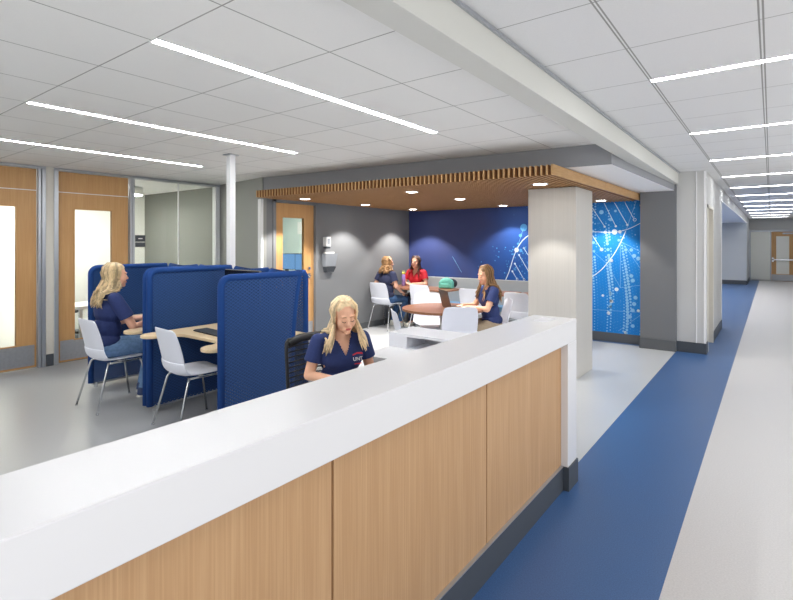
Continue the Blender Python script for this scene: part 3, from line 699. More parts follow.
for (x, y, rz, lb) in (
    (-3.98, 2.38, R(-4), 'empty white shell chair at the desk in the right hand blue booth'),
    (-2.90, 5.00, face(-.56, .66), 'white shell chair at the near side of the round table, its back to the camera'),
    (-3.00, 4.36, face(.70, .71), 'white shell chair left of the round table beside the reception desk, seen side on'),
    (-3.70, 5.70, face(.70, -.66), 'white shell chair on the far side of the round table facing the camera'),
    (-2.85, 5.72, face(-.80, -.60), 'white shell chair the woman with the laptop sits on'),
    (-5.62, 7.15, R(0), 'white shell chair the woman in dark navy sits on by the grey wall'),
    (-4.80, 7.24, R(2), 'white shell chair at the bench table, behind the round table and its laptop lid'),
    (-3.72, 7.08, R(-3), 'white shell chair at the bench table just left of the woman with the laptop'),
    (-2.90, 6.95, R(-3), 'white shell chair at the bench table right against the pale column')):
    dup(chair, (x, y, 0), rz, lb)

# office task chair
oc = thing('task_chair', 'black office task chair with slatted mesh back behind the reception desk', 'office chair', (-2.38, 2.42, 0), face(1, -.20)); oc.scale = (.95, .95, .96)
g = MB(); g.box(-.235, .235, -.20, .25, .43, .49); g.build('seat', [M['black']], oc, bevel=.03, seg=4)
n = 10
def bk(u, z): return (u*(.225+.02*(z-.6)), -.26-.05*(z-.6)+.05*(abs(u)**2), z)
g = MB(); g.tube([bk(-1, .56), bk(-1.0, .7), bk(-1, .86), bk(-.98, .905), bk(-.9, .925), bk(0, .93), bk(.9, .925), bk(.98, .905), bk(1, .86), bk(1, .7), bk(1, .56), bk(.9, .54), bk(0, .54), bk(-.9, .54), bk(-1, .56)], .013); g.build('back_frame', [M['black']], oc)
g = MB()
for k in range(9):
    z = .585+k*.036; g.tube([bk(u, z) for u in (-1, -.6, -.2, .2, .6, 1)], .0055, 8)
g.build('back_slats', [M['black']], oc)
g = MB(); vs = [bk(-1+.25*j, .55+.37*i/6) for i in range(7) for j in range(9)]
g.add(vs, [(i*9+j, i*9+j+1, i*9+j+10, i*9+j+9) for i in range(6) for j in range(8)], 0, True)
g.build('back_mesh', [mesh_fabric('grey see-through mesh', (120, 122, 124), .006, .0022)], oc)
g = MB(); g.tube([bk(-.9, .90), bk(-.4, .922), bk(0, .925), bk(.4, .922), bk(.9, .90)], .03, 10); g.build('back_top', [M['black']], oc)
g = MB(); g.tube([(0, 0, .43), (0, 0, .1)], .03); g.tube([(0, -.05, .44), (0, -.24, .44), (0, -.27, .56)], .02); g.build('post', [M['black']], oc)
for k in range(5):
    a = 2*PI*k/5; g = MB(); g.tube([(0, 0, .12), (.28*math.cos(a), .28*math.sin(a), .075)], [.025, .015]); g.ell((.29*math.cos(a), .29*math.sin(a), .03), (.028, .028, .03)); g.build('base_leg', [M['black']], oc)

# ------------------------------------------------------------------ tables
rt = thing('round_table', 'round walnut topped table with grey pedestal, holding a laptop', 'table', (TC[0], TC[1], 0))
g = MB(); g.disc((0, 0), .51, .715, .745, 64); g.build('tabletop', [M['walnut']], rt, bevel=.004)
g = MB(); g.tube([(0, 0, .02), (0, 0, .715)], .035, 20); g.build('pedestal', [M['alum']], rt)
g = MB(); g.disc((0, 0), .28, 0, .02, 40); g.build('base', [M['alum']], rt, bevel=.006)
bt0 = None
for (x, lb) in ((-5.48, 'between the woman in red and the woman in dark navy'), (-4.76, 'holding the mint backpack'), (-3.66, 'behind the woman with the laptop'), (-2.90, 'next to the pale column')):
    lb = 'square walnut topped bench table ' + lb
    if bt0 is None:
        bt0 = thing('square_table', lb, 'table', (x, 7.55, 0), group='square tables along the bench')
        g = MB(); g.box(-.345, .345, -.31, .31, .715, .745); g.build('tabletop', [M['walnut']], bt0, bevel=.004)
        g = MB(); g.tube([(0, 0, .015), (0, 0, .715)], .035, 20); g.build('pedestal', [M['alum']], bt0)
        g = MB(); g.disc((0, 0), .22, 0, .018, 32); g.build('base', [M['alum']], bt0)
    else: dup(bt0, (x, 7.55, 0), 0, lb)
be = thing('banquette', 'long pale grey banquette bench with light blue seat below the mural', 'bench', (-4.15, 8.05, 0))
g = MB(); g.box(-1.77, 1.77, .12, .235, 0, .90); g.build('backrest', [M['bench']], be, bevel=.008)
g = MB(); g.box(-1.77, 1.77, -.16, .12, 0, .38); g.build('plinth', [M['bench']], be)
g = MB(); g.box(-1.77, 1.77, -.20, .12, .38, .46); g.build('seat_cushion', [M['cushion']], be, bevel=.02, seg=3)

# ------------------------------------------------------------------ table-top things
lp = thing('laptop', 'open dark bronze laptop on the round table, lid back to the camera', 'laptop', (-3.14, 5.39, .746), face(-.62, -.78))
# local frame: user sits at -y
g = MB(); g.box(-.16, .16, -.11, .11, 0, .016); g.build('keyboard_deck', [M['laptop']], lp, bevel=.003)
T = Matrix.Translation((0, .11, .012)) @ Matrix.Rotation(R(-14), 4, 'X')
g = MB(); g.box(-.16, .16, 0, .008, 0, .225, 0, T); g.build('lid', [M['laptop']], lp, bevel=.003)
g = MB(); g.box(-.15, .15, -.001, 0, .012, .215, 0, T); g.build('screen', [M['screen']], lp)
bo = thing('water_bottle', 'lavender water bottle with yellow green lid beside the woman in red', 'bottle', (-5.59, 7.64, .746))
g = MB(); g.lathe([(.034, 0), (.037, .01), (.037, .19), (.03, .215), (.027, .22)], n=24); g.build('bottle_body', [M['purple']], bo)
g = MB(); g.lathe([(.03, .22), (.031, .25), (.02, .258)], n=24); g.tube([(-.018, 0, .255), (-.016, 0, .285), (.016, 0, .285), (.018, 0, .255)], .006); g.build('lid', [M['yellow']], bo)
bp = thing('backpack', 'mint green backpack with dark back lying on the bench table', 'backpack', (-4.66, 7.68, .746), R(10))
g = MB(); g.box(-.13, .13, -.07, .07, 0, .12); g.ell((0, 0, .10), (.135, .078, .085), n=24, m=16); g.box(-.09, .09, -.10, -.06, .01, .09); g.build('bag_body', [M['mint']], bp, bevel=.025, seg=3)
g = MB(); g.ell((.08, .07, .085), (.10, .045, .085), n=20, m=12); g.build('back_pad', [M['charcoal']], bp)
g = MB(); g.tube([(-.03, 0, .18), (-.02, 0, .20), (.03, 0, .20), (.04, 0, .18)], .005); g.build('grab_loop', [M['mint']], bp)
# wall items
sd = thing('sanitizer_dispenser', 'small white and grey dispenser on the grey wall right of the alcove door', 'dispenser', (XA+.001, 5.90, 1.50))
g = MB(); g.box(0, .09, -.055, .055, 0, .16); g.build('dispenser_body', [M['white_metal']], sd, bevel=.012, seg=3)
g = MB(); g.box(.089, .094, -.03, .03, .04, .13); g.build('front_panel', [M['clear']], sd); g = MB(); g.box(.01, .085, -.04, .04, -.035, .0); g.build('nozzle', [M['smoke']], sd, bevel=.006)
fh = thing('file_holder', 'clear plastic wall pocket with papers above a dark tray, on the grey wall', 'wall pocket', (XA+.001, 5.97, 1.17)); fh.scale = (.85, .85, .82)
g = MB(); vs = [(0, -.15, 0), (.07, -.13, 0), (.11, -.17, .26), (0, -.17, .26), (0, .15, 0), (.07, .13, 0), (.11, .17, .26), (0, .17, .26)]
g.add(vs, [(0, 1, 2, 3), (4, 7, 6, 5), (0, 4, 5, 1), (1, 5, 6, 2), (0, 3, 7, 4)], 0); g.build('pocket', [M['clear']], fh)
g = MB(); g.box(.012, .05, -.13, .13, .02, .29, 0); g.build('papers', [M['paper']], fh)
g = MB(); vs = [(0, -.12, -.12), (.06, -.10, -.12), (.09, -.14, -.01), (0, -.14, -.01), (0, .12, -.12), (.06, .10, -.12), (.09, .14, -.01), (0, .14, -.01)]
g.add(vs, [(0, 1, 2, 3), (4, 7, 6, 5), (0, 4, 5, 1), (1, 5, 6, 2), (0, 3, 7, 4), (3, 2, 6, 7)], 0); g.build('lower_tray', [M['smoke']], fh)
sg = thing('room_sign', 'small dark grey room sign on the office glass beside the oak door', 'sign', (XL-.028, 3.53, 1.50))
g = MB(); g.box(0, .006, -.072, .072, .075, .17); g.build('upper_plate', [M['smoke']], sg); g = MB(); g.box(0, .006, -.072, .072, 0, .068); g.build('lower_plate', [M['base']], sg)
g = MB(); g.box(.006, .007, -.03, .03, .115, .128); g.build('lettering_strip', [M['paper']], sg)
ol = MB(); ol.box(-.055, .055, -.006, 0, -.06, .06); o = ol.build('wall_outlet', [M['wall_cream']], label='pale outlet cover on the white office wall behind the leftmost door', cat='outlet', bevel=.003); o.location = (-9.55, 2.36, .40)
o = MB().box(-.06, .06, -.01, 0, -.04, .04).build('wall_outlet', [M['smoke']], label='dark outlet cover low on the grey alcove wall', cat='outlet') if False else None

# office furniture behind door 2
od = thing('office_desk', 'white office desk seen through the second oak door', 'desk', (-8.45, 3.75, 0))
g = MB(); g.box(-.35, .35, -.75, .75, .58, .62); g.build('desk_top', [M['solid']], od)
for sx in (-.32, .32):
    for sy in (-.7, .7): g = MB(); g.box(sx-.02, sx+.02, sy-.02, sy+.02, 0, .58); g.build('leg', [M['alum']], od)
oc2 = thing('swivel_chair', 'black swivel chair in the office behind the second oak door', 'office chair', (-9.15, 3.22, 0))
g = MB(); g.ell((0, 0, .46), (.24, .24, .05), n=20); g.build('seat', [M['black']], oc2)
g = MB(); g.ell((.0, -.2, .78), (.21, .05, .24), n=20); g.build('backrest', [M['black']], oc2)
g = MB(); g.tube([(0, 0, .45), (0, 0, .1)], .03)
for k in range(5): a = 2*PI*k/5; g.tube([(0, 0, .12), (.28*math.cos(a), .28*math.sin(a), .06)], .02)
g.build('swivel_base', [M['black']], oc2)
for k in range(5): a = 2*PI*k/5; g = MB(); g.ell((.28*math.cos(a), .28*math.sin(a), .03), (.028, .028, .03)); g.build('caster', [M['black']], oc2)
# office furniture behind door 3
dk = thing('office_desk', 'light wood desk seen through the alcove door window', 'desk', (-7.35, 6.45, 0))
g = MB(); g.box(-.75, .75, -.35, .35, .71, .74); g.build('desk_top', [M['maple']], dk)
for sx in (-.7, .7):
    for sy in (-.3, .3): g = MB(); g.box(sx-.02, sx+.02, sy-.02, sy+.02, 0, .71); g.build('leg', [M['alum']], dk)
def lit_monitor(x, y, rz, lb):
    t = thing('monitor', lb, 'monitor', (x, y, .741), rz)
    g = MB(); g.box(-.26, .26, -.004, .0, .30, .60); g.build('screen', [M['lit']], t); g = MB(); g.box(-.27, .27, 0, .03, .29, .61); g.build('housing', [M['black']], t)
    g = MB(); g.box(-.03, .03, .0, .05, 0, .4); g.box(-.1, .1, -.06, .1, 0, .012); g.build('stand', [M['black']], t); return t
lit_monitor(-7.75, 6.62, R(18), 'lit blue monitor on the desk behind the alcove door, left one'); lit_monitor(-7.12, 6.62, R(26), 'lit blue monitor on the desk behind the alcove door, right one')
dup(chair, (-6.75, 5.92, 0), R(35), 'chair with chrome legs in the office behind the alcove door')
po = MB(); po.box(-.1, .1, -.004, 0, 0, .26); o = po.build('wall_poster', [M['paper']], label='small white notice on the office wall behind the alcove door', cat='notice'); o.location = (-8.02, 7.248, 1.75)
po = MB(); po.box(-.22, .22, -.35, .35, 0, .16); o = po.build('paper_stack', [M['paper']], label='white papers stacked on the office desk behind the alcove door', cat='papers'); o.location = (-7.0, 6.40, .741); o.scale = (.5, .5, .6)

# ------------------------------------------------------------------ people
def remesh(mb, name, vox, smooth=4, cut=None, planes=()):
    me = mb.mesh('tmp'); o = bpy.data.objects.new('tmp', me); COL.objects.link(o)
    r = o.modifiers.new('r', 'REMESH'); r.mode = 'VOXEL'; r.voxel_size = vox; r.adaptivity = 0
    s_ = o.modifiers.new('s', 'SMOOTH'); s_.iterations = smooth; s_.factor = .5
    dg = bpy.context.evaluated_depsgraph_get(); dg.update()
    m2 = bpy.data.meshes.new_from_object(o.evaluated_get(dg)); bpy.data.objects.remove(o)
    bm = bmesh.new(); bm.from_mesh(m2)
    for co_, no_, inside in planes:
        fs_ = [f_ for f_ in bm.faces if inside(f_.calc_center_median())]
        ge = set(fs_); [ge.update(f_.edges) or ge.update(f_.verts) for f_ in fs_]
        bmesh.ops.bisect_plane(bm, geom=list(ge), plane_co=co_, plane_no=no_, clear_outer=True)
    if cut:
        bmesh.ops.delete(bm, geom=[v for v in bm.verts if cut(v.co)], context='VERTS')
    for f_ in bm.faces: f_.smooth = True
    bm.to_mesh(m2); bm.free(); m2.name = name; return m2
def obj(name, me, m, parent, **kw):
    me.materials.clear(); me.materials.append(m)
    o = bpy.data.objects.new(name, me); COL.objects.link(o); o.parent = parent; return tag(o, **kw)
V = Vector
def hair_tones(k):
    out = [M[k]]; c = M[k].diffuse_color
    base = {'hair_gold': (222, 196, 156), 'hair_ash': (202, 178, 138), 'hair_honey': (150, 114, 76), 'hair_brown': (76, 50, 38)}[k]
    for f_ in (1.12, .80): out.append(mat(k+' strand', tuple(min(250, x*f_) for x in base), .45, noise=.1, nscale=50))
    return out
def person(name, loc, rz, label, cfg):
    t = thing('person', label, 'person', loc, rz)
    g_ = cfg.get; t.scale = (g_('scale', 1)*g_('broad', 1), g_('scale', 1)*g_('broad', 1), g_('scale', 1))
    k = g_('scale', 1.0); lean = g_('lean', 0.0)
    hip = V((0, g_('hipy', 0), .55))
    neck = V((0, hip.y + .02 + lean*.45, 1.035*g_('torso', 1)))
    chest = hip.lerp(neck, .68) + V((0, .01, 0)); belly = hip.lerp(neck, .33) + V((0, .012, 0))
    shz = neck.z - .045
    SH = {s_: V((s_*.165, neck.y-.01, shz)) for s_ in (-1, 1)}
    EL = {-1: V(g_('el')[0]), 1: V(g_('el')[1])}; WR = {-1: V(g_('wr')[0]), 1: V(g_('wr')[1])}
    KN = {-1: V(g_('kn')[0]), 1: V(g_('kn')[1])}; AN = {-1: V(g_('an')[0]), 1: V(g_('an')[1])}
    HC = neck + V(g_('headoff', (0, .03, .155)))
    HR = Euler((R(g_('pitch', 0)), R(g_('tilt', 0)), R(g_('yaw', 0))), 'XYZ').to_matrix()
    def h(p): return HC + HR @ V(p)
    b = MB()
    # torso and limbs
    b.ell(hip, (.155, .115, .10)); b.ell(belly, (.125, .095, .13)); b.ell(chest, (.148, .10, .15)); b.cap(SH[-1]*.8+V((0, 0, .002+shz*.2)), .05, SH[1]*.8+V((0, 0, .002+shz*.2)), .05) if False else b.cap(SH[-1], .046, SH[1], .046)
    b.cap(neck+V((0, 0, -.05)), .056, neck.lerp(HC, .45)+V((0, -.01, 0)), .05); b.cap(neck+V((0, 0, -.02)), .05, h((0, -.02, -.05)), .05)
    for s_ in (-1, 1):
        b.cap(SH[s_], .046, EL[s_], .037); b.cap(EL[s_], .036, WR[s_], .025)
        hj = hip + V((s_*.085, .02, -.01)); b.cap(hj, .082, KN[s_], .056); b.cap(KN[s_], .053, AN[s_], .036)
        b.cap(AN[s_], .035, AN[s_]+V((0, .10, -.045)), .025)
        # hand
        hd = V(g_('hd', ((0, 1, -.15), (0, 1, -.15)))[0 if s_ < 0 else 1]).normalized(); up = V((0, 0, 1)); side = hd.cross(up).normalized(); nrm = side.cross(hd).normalized()
        rot = Matrix((side, hd, nrm)).transposed()
        b.ell(WR[s_]+hd*.045, (.036, .05, .016), rot); b.cap(WR[s_], .023, WR[s_]+hd*.03, .02)
        for q, (off, ln) in enumerate(((-.028, .060), (-.010, .072), (.009, .068), (.027, .052))):
            p0 = WR[s_]+hd*.08+side*off*(1 if s_ > 0 else -1); p1 = p0+(hd*.85-nrm*.35).normalized()*ln*.55; p2 = p1+(hd*.4-nrm*.9).normalized()*ln*.45
            b.cap(p0, .0088, p1, .0082, 8); b.cap(p1, .0082, p2, .007, 8)
        p0 = WR[s_]+hd*.025-side*s_*.028; p1 = p0+(hd*.7-side*s_*.7).normalized()*.035; b.cap(p0, .012, p1, .0095, 8); b.cap(p1, .0095, p1+(hd*.95-side*s_*.2-nrm*.3).normalized()*.028, .008, 8)
    # head
    hs = g_('hs', 1.0)
    def E(c_, r_): b.ell(h(V(c_)*hs), V(r_)*hs, HR)
    E((0, -.012, .035), (.074, .092, .088)); E((0, .022, -.015), (.062, .066, .092)); E((0, .03, -.055), (.055, .055, .052)); E((0, .066, -.090), (.027, .022, .022))
    for s_ in (-1, 1):
        E((s_*.038, .052, -.030), (.027, .027, .033)); E((s_*.072, -.008, -.005), (.010, .020, .030)); E((s_*.030, .072, .030), (.026, .014, .010))
        E((s_*.030, .072, .004), (.016, .014, .010)); E((s_*.010, .094, -.030), (.008, .009, .007))
    b.cap(h(V((0, .083, .012))*hs), .008*hs, h(V((0, .103, -.026))*hs), .0105*hs, 10)
    E((0, .078, -.060), (.026, .014, .018))
    vox = g_('vox', .006)
    obj('body', remesh(b, 'body', vox, 3), M[g_('skin', 'skin')], t)
    # face details
    e = MB()
    for s_ in (-1, 1):
        e = MB()
        if g_('lookdown'):
            e.tube([h(V((s_*x, y, z))*hs) for x, y, z in ((.015, .0835, -.004), (.023, .0875, -.008), (.031, .0875, -.009), (.040, .083, -.006), (.045, .078, -.002))], [.001, .0018, .0022, .0022, .001], 6)
            e.build('eyelashes', [M['lash']], t)
        else:
            e.ell(h(V((s_*.030, .0795, .002))*hs), V((.0115, .007, .0062)), HR); ey = e.build('eye', [M['eyew']], t)
            e = MB(); e.ell(h(V((s_*.030, .0855, .002))*hs), V((.0055, .002, .0055)), HR); e.build('iris', [M['iris']], ey)
        e = MB(); e.tube([h(V((s_*x, y, z))*hs) for x, y, z in ((.012, .090, .026), (.026, .0895, .032), (.040, .082, .030), (.048, .074, .024))], [.0015, .003, .0028, .001], 6); e.build('eyebrow', [M['brow']], t)
    e = MB(); e.ell(h(V((0, .0905, -.0575))*hs), V((.021, .006, .0035)), HR); e.ell(h(V((0, .090, -.064))*hs), V((.017, .0065, .0045)), HR); e.build('lips', [M['lip']], t)
    # shirt
    s = MB(); q = .013
    s.ell(hip+V((0, .005, .06)), (.155+q, .115+q, .09)); s.ell(belly, (.13+q, .10+q, .14)); s.ell(chest, (.150+q, .105+q, .15)); s.cap(SH[-1], .052, SH[1], .052); s.cap(SH[-1]*.62+V((0, 0, neck.z*.38+.004)) if False else V((-.10, neck.y-.01, shz+.012)), .05, V((.10, neck.y-.01, shz+.012)), .05)
    if g_('bust', 1):
        for s_ in (-1, 1): s.ell(chest+V((s_*.065, .062, -.02)), (.065, .055, .065))
    for s_ in (-1, 1): s.cap(SH[s_], .056, SH[s_].lerp(EL[s_], .62), .060)
    slv = g_('sleeve', .60)
    nv = neck+V((0, 0, 0)); vd = g_('vneck', .05)
    def arm(s_):
        ax = EL[s_]-SH[s_]
        def ins(p):
            tt = (p-SH[s_]).dot(ax)/ax.length_squared
            return tt > slv-.12 and (p-(SH[s_]+ax*tt)).length < .09 and p.x*s_ > .135
        return (SH[s_]+ax*slv, ax.normalized(), ins)
    def cut(p):
        d = V((p.x-nv.x, p.y-(nv.y+.005), 0)); 
        if p.z > nv.z-.055 and d.length < .066: return True
        if p.y > nv.y and p.z > nv.z-.06-vd and abs(p.x) < .060*(p.z-(nv.z-.06-vd))/(.06+vd): return True
        return False
    o = obj('shirt', remesh(s, 'shirt', .0065, 4, cut, [arm(-1), arm(1)]), M[g_('shirt', 'navy')], t, label=g_('shirtlab')); 
    sm = o.modifiers.new('t', 'SOLIDIFY'); sm.thickness = .004; sm.offset = 1
    # trousers
    s = MB(); s.ell(hip+V((0, 0, .0)), (.163, .125, .10))
    for s_ in (-1, 1):
        hj = hip + V((s_*.085, .02, -.01)); s.cap(hj, .093, KN[s_], .068); s.cap(KN[s_], .067, AN[s_]+V((0, 0, -.01)), .058 if g_('wide') else .052)
    def cut2(p): return any((p-AN[s_]).length < .10 and p.z < AN[s_].z+.012 for s_ in (-1, 1)) or p.z > .64
    o = obj('trousers', remesh(s, 'trousers', .008, 4, cut2), M[g_('pants', 'denim')], t)
    for s_ in (-1, 1):
        s = MB(); a = AN[s_]; s.ell(V((a.x, a.y+.055, a.z-.045)), (.043, .125, .038), n=18); s.ell(V((a.x, a.y-.01, a.z-.02)), (.040, .055, .05), n=18)
        sh = s.build('shoe', [M[g_('shoe', 'shoe_w')]], t); s = MB(); s.ell(V((a.x, a.y+.055, a.z-.073)), (.046, .132, .016), n=18); s.build('sole', [M['shoe_w']], sh)
    # hair
    hg = MB(); rnd = random.Random(cfg['seed']); HM = []
    capv = MB(); cr = V((.082, .101, .099))*hs; cc = V((0, -.012, .035))*hs
    n_, m_ = 32, 22; vs = []; fs = []; keep = {}
    for i in range(m_+1):
        ph = PI*i/m_
        for kk in range(n_):
            p = V((cr.x*math.sin(ph)*math.cos(2*PI*kk/n_), cr.y*math.sin(ph)*math.sin(2*PI*kk/n_), cr.z*math.cos(ph)))
            loc_ = p+cc
            ok = not (loc_.y > .030*hs and loc_.z < (.098 - .9*max(0, abs(loc_.x)-.015))*hs) and not (loc_.z < -.05*hs and loc_.y > -.02)
            keep[len(vs)] = ok
            vs.append(h(p*(1+.012*math.sin(kk*5)) + cc))
    for i in range(m_):
        for kk in range(n_):
            f4 = (i*n_+kk, i*n_+(kk+1) % n_, (i+1)*n_+(kk+1) % n_, (i+1)*n_+kk)
            if all(keep[z] for z in f4): fs.append(f4)
    hg.add(vs, fs, 0, True)
    drop = g_('drop', .30); wave = g_('wave', .010); nl = g_('locks', 110); vol = g_('vol', 1.0)
    part = g_('part', 0.0)
    for i in range(nl):
        a = R(rnd.uniform(g_('a0', 42), 360-g_('a0', 42)))    # 0 = face direction, measured round the head
        dx, dy = math.sin(a), math.cos(a)
        lay = rnd.uniform(0, 1)
        top = V((part+dx*.012, .045-.07*lay+dy*.012, .122-.004*lay))*hs
        pts = [h(top)]
        for (tt, rr) in ((.35, .60), (.7, .93), (1.0, 1.05), (1.35, 1.08)):
            ph = tt*PI/2; r_ = 1.0+.07*lay
            px = (cr.x*r_)*math.sin(ph)*dx; py = (cr.y*r_)*math.sin(ph)*dy - .012; pz = .035*hs + cr.z*r_*math.cos(ph)
            if dy > .3 and tt >= .35: px = math.copysign(max(abs(px), .076*hs*min(1, tt/.7)), dx)
            pts.append(h(V((px*(1+.06*lay), py, pz))))
        last = pts[-1]; L_ = drop*rnd.uniform(.72, 1.05); ph0 = rnd.uniform(0, 6.28); spread = (rnd.gauss(0, .012), rnd.gauss(0, .010)); steps = 9
        fr = g_('front', {}).get(1 if dx > 0 else -1, 0)
        for j in range(1, steps+1):
            u = j/steps; z = last.z - L_*u
            ox_, oy_ = last.x-HC.x, last.y-HC.y
            sx_ = HC.x + ox_*(1.0+.35*vol*u) ; sy_ = HC.y + oy_*(1.0+.15*u) - (.02+.035*(1 if dy < .2 else 0))*u
            if dy >= .0: sy_ += (.05+fr)*u; sx_ += math.copysign(g_('splay', .03), dx)*u
            sx_ += spread[0]*u; sy_ += spread[1]*u
            # stay outside the shoulders/back
            if z < shz+.07:
                bx = sx_; by = sy_-(neck.y-.01)
                if dy < .25: sy_ = min(sy_, neck.y-.085-.03*min(1, (shz+.07-z)/.1)) if abs(bx) < .13 else sy_
                else: sy_ = max(sy_, neck.y+.075+.045*min(1, (shz+.07-z)/.12))
            w_ = wave*min(1, u*1.6)
            pts.append(V((sx_+w_*math.sin(ph0+u*g_('freq', 9)), sy_+w_*math.cos(ph0+u*g_('freq', 9)), z)))
        base = rnd.uniform(.008, .0125)*g_('lw', 1)
        rs = [base*.6]+[base]*(len(pts)-4)+[base*.8, base*.55, base*.2]
        hg.tube(pts, rs, 6, rnd.choice((0, 0, 1, 2)))
    hg.build('hair', hair_tones(g_('hair')), t)
    return t, dict(h=h, HR=HR, HC=HC, neck=neck, chest=chest, shz=shz)

# receptionist
kn = ((-.10, .46, .50), (.10, .46, .50)); an = ((-.10, .42, .10), (.10, .42, .10))
rz_ = face(.93, -.50)
pr, I = person('person', (-2.33, 2.44, 0), rz_, 'woman with long golden blonde hair in a navy polo, looking down behind the counter', dict(
    seed=5, hair='hair_gold', shirt='navy', pants='khaki', el=((-.235, .04, .76), (.235, .06, .76)), wr=((-.13, .25, .765), (.11, .27, .765)), kn=kn, an=an, lean=.10,
    scale=.92, headoff=(.0, .068, .134), pitch=-15, yaw=1, tilt=4, lookdown=True, skin='skin2', drop=.22, wave=.006, freq=4, locks=320, lw=.9, a0=68, splay=.035, vneck=.075, vox=.005, hd=((.3, .9, -.25), (-.3, .9, -.25)), front={-1: .03, 1: .02}, part=.004, vol=.9))
# polo collar, buttons, logo
ne = I['neck']; cb = MB()
for s_ in (-1, 1):
    vs = [(s_*.062, ne.y-.05, ne.z+.012), (s_*.070, ne.y+.03, ne.z-.005), (s_*.012, ne.y+.097, ne.z-.115), (s_*.050, ne.y+.105, ne.z-.105), (s_*.098, ne.y+.045, ne.z-.028), (s_*.085, ne.y-.06, ne.z-.012)]
    cb.add(vs, [(0, 1, 4, 5), (1, 2, 3, 4)], 0, True)
cb.add([(-.062, ne.y-.05, ne.z+.012), (.062, ne.y-.05, ne.z+.012), (.085, ne.y-.06, ne.z-.012), (-.085, ne.y-.06, ne.z-.012)], [(0, 1, 2, 3)], 0)
o = cb.build('collar', [M['navy']], pr); sm = o.modifiers.new('t', 'SOLIDIFY'); sm.thickness = .005; sb = o.modifiers.new('s', 'SUBSURF'); sb.levels = 1; sb.render_levels = 1
LOGO = (-.085, ne.y+.118, ne.z-.165)
lt = text_mesh('UNT', .036); lg = bpy.data.objects.new('shirt_logo', lt); COL.objects.link(lg); lt.materials.append(M['whiteprint']); lg.parent = pr; lg.location = LOGO; lg.rotation_euler = (R(78), 0, PI+R(8)) ; tag(lg, 'white letters under a red swoosh')
sw = MB(); sw.add([(-.04, .026, 0), (.0, .036, 0), (.042, .030, 0), (.040, .042, 0), (.0, .046, 0), (-.038, .034, 0), (-.03, -.034, 0), (.03, -.034, 0), (.03, -.029, 0), (-.03, -.029, 0)], [(0, 1, 2, 3, 4, 5), (6, 7, 8, 9)], 0)
so = sw.build('logo_swoosh', [M['redprint']], lg)
# woman in the booth
an2 = ((-.09, .36, .10), (.10, .30, .10)); kn2 = ((-.10, .45, .52), (.10, .44, .52))
person('person', (-5.17, 2.16, 0), R(-6), 'woman with wavy ash blonde hair in a navy T-shirt and jeans in the left booth', dict(
    seed=11, hair='hair_ash', shirt='navy', pants='denim', el=((-.22, .14, .74), (.22, .16, .745)), wr=((-.12, .36, .775), (.12, .37, .775)), kn=kn2, an=an2, lean=.08, hipy=-.02, torso=1.03,
    headoff=(0, .045, .165), pitch=-2, drop=.27, wave=.012, freq=9, locks=200, lw=.8, a0=78, scale=1.0, broad=1.07, shoe='shoe_n', hd=((.25, 1, -.1), (-.25, 1, -.1)), wide=True, vneck=.02, vol=.6, sleeve=.66))
# woman with the laptop
person('person', (-2.81, 5.74, 0), face(-.68, -.74), 'woman with long wavy honey brown hair in a navy T-shirt typing on the laptop', dict(
    seed=21, hair='hair_honey', shirt='navy', pants='khaki', el=((-.21, .15, .77), (.21, .17, .77)), wr=((-.09, .37, .79), (.09, .37, .79)), kn=kn, an=an, lean=.06,
    headoff=(0, .05, .15), pitch=-14, yaw=6, scale=.97, lookdown=True, skin='skin2', drop=.32, wave=.014, freq=9, locks=200, lw=.8, a0=68, hd=((.3, 1, -.1), (-.3, 1, -.1)), vneck=.03, vol=.5, front={-1: 0, 1: .02}, sleeve=.6))
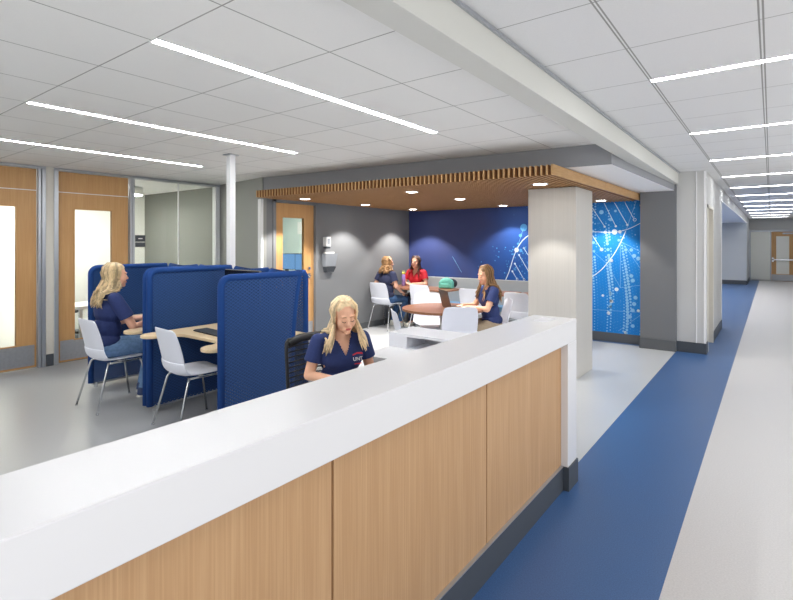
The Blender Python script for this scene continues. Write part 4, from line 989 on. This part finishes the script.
# woman in red on the bench
person('person', (-5.48, 7.98, 0), face(.05, -1), 'woman with long dark brown hair in a red shirt sitting on the bench', dict(
    seed=31, hair='hair_brown', shirt='red', pants='darkpants', el=((-.25, .12, .78), (.25, .12, .78)), wr=((-.05, .27, .785), (.06, .30, .785)), kn=((-.1, .40, .5), (.1, .40, .5)), an=an, lean=.12,
    headoff=(0, .03, .15), pitch=2, yaw=4, drop=.28, wave=.008, locks=110, lw=.8, a0=72, hd=((.9, .4, -.05), (-.9, .3, -.05)), vneck=.06, vox=.007, vol=.3))
# woman in dark navy by the wall
pw, I = person('person', (-5.62, 7.13, 0), R(-6), 'woman with curly brown hair and glasses in dark navy, her back to the camera', dict(
    seed=41, hair='hair_honey', shirt='navy2', pants='denim2', el=((-.24, -.02, .80), (.25, .02, .78)), wr=((-.12, .20, .70), (.17, .24, .66)), kn=kn, an=((-.10, .30, .10), (.10, .26, .10)), lean=.03,
    headoff=(0, .03, .15), yaw=-22, drop=.16, wave=.016, freq=12, locks=110, a0=70, hd=((.3, 1, -.3), (-.3, 1, -.3)), vneck=.02, vox=.007, vol=.5))
gl = MB()
for s_ in (-1, 1):
    gl.tube([I['h']((s_*.03+.02*math.cos(a), .098, .002+.016*math.sin(a))) for a in [2*PI*k/12 for k in range(13)]], .0015, 6, caps=False); gl.tube([I['h']((s_*.05, .098, .006)), I['h']((s_*.082, .0, .006))], .0018, 6)
gl.build('glasses', [M['black']], pw)

# ------------------------------------------------------------------ world + colour
W = bpy.data.worlds.new('World'); S.world = W; W.use_nodes = True
W.node_tree.nodes['Background'].inputs[0].default_value = (1, 1, 1, 1); W.node_tree.nodes['Background'].inputs[1].default_value = .55
S.view_settings.view_transform = 'Standard'; S.view_settings.look = 'None'; S.view_settings.gamma = 1; S.view_settings.exposure = 1.36
S.view_settings.use_curve_mapping = False
try:
    S.cycles.use_denoising = True; S.cycles.max_bounces = 10; S.cycles.diffuse_bounces = 6; S.cycles.transparent_max_bounces = 16; S.cycles.caustics_reflective = False; S.cycles.caustics_refractive = False
    S.cycles.sample_clamp_indirect = 8
except Exception: pass
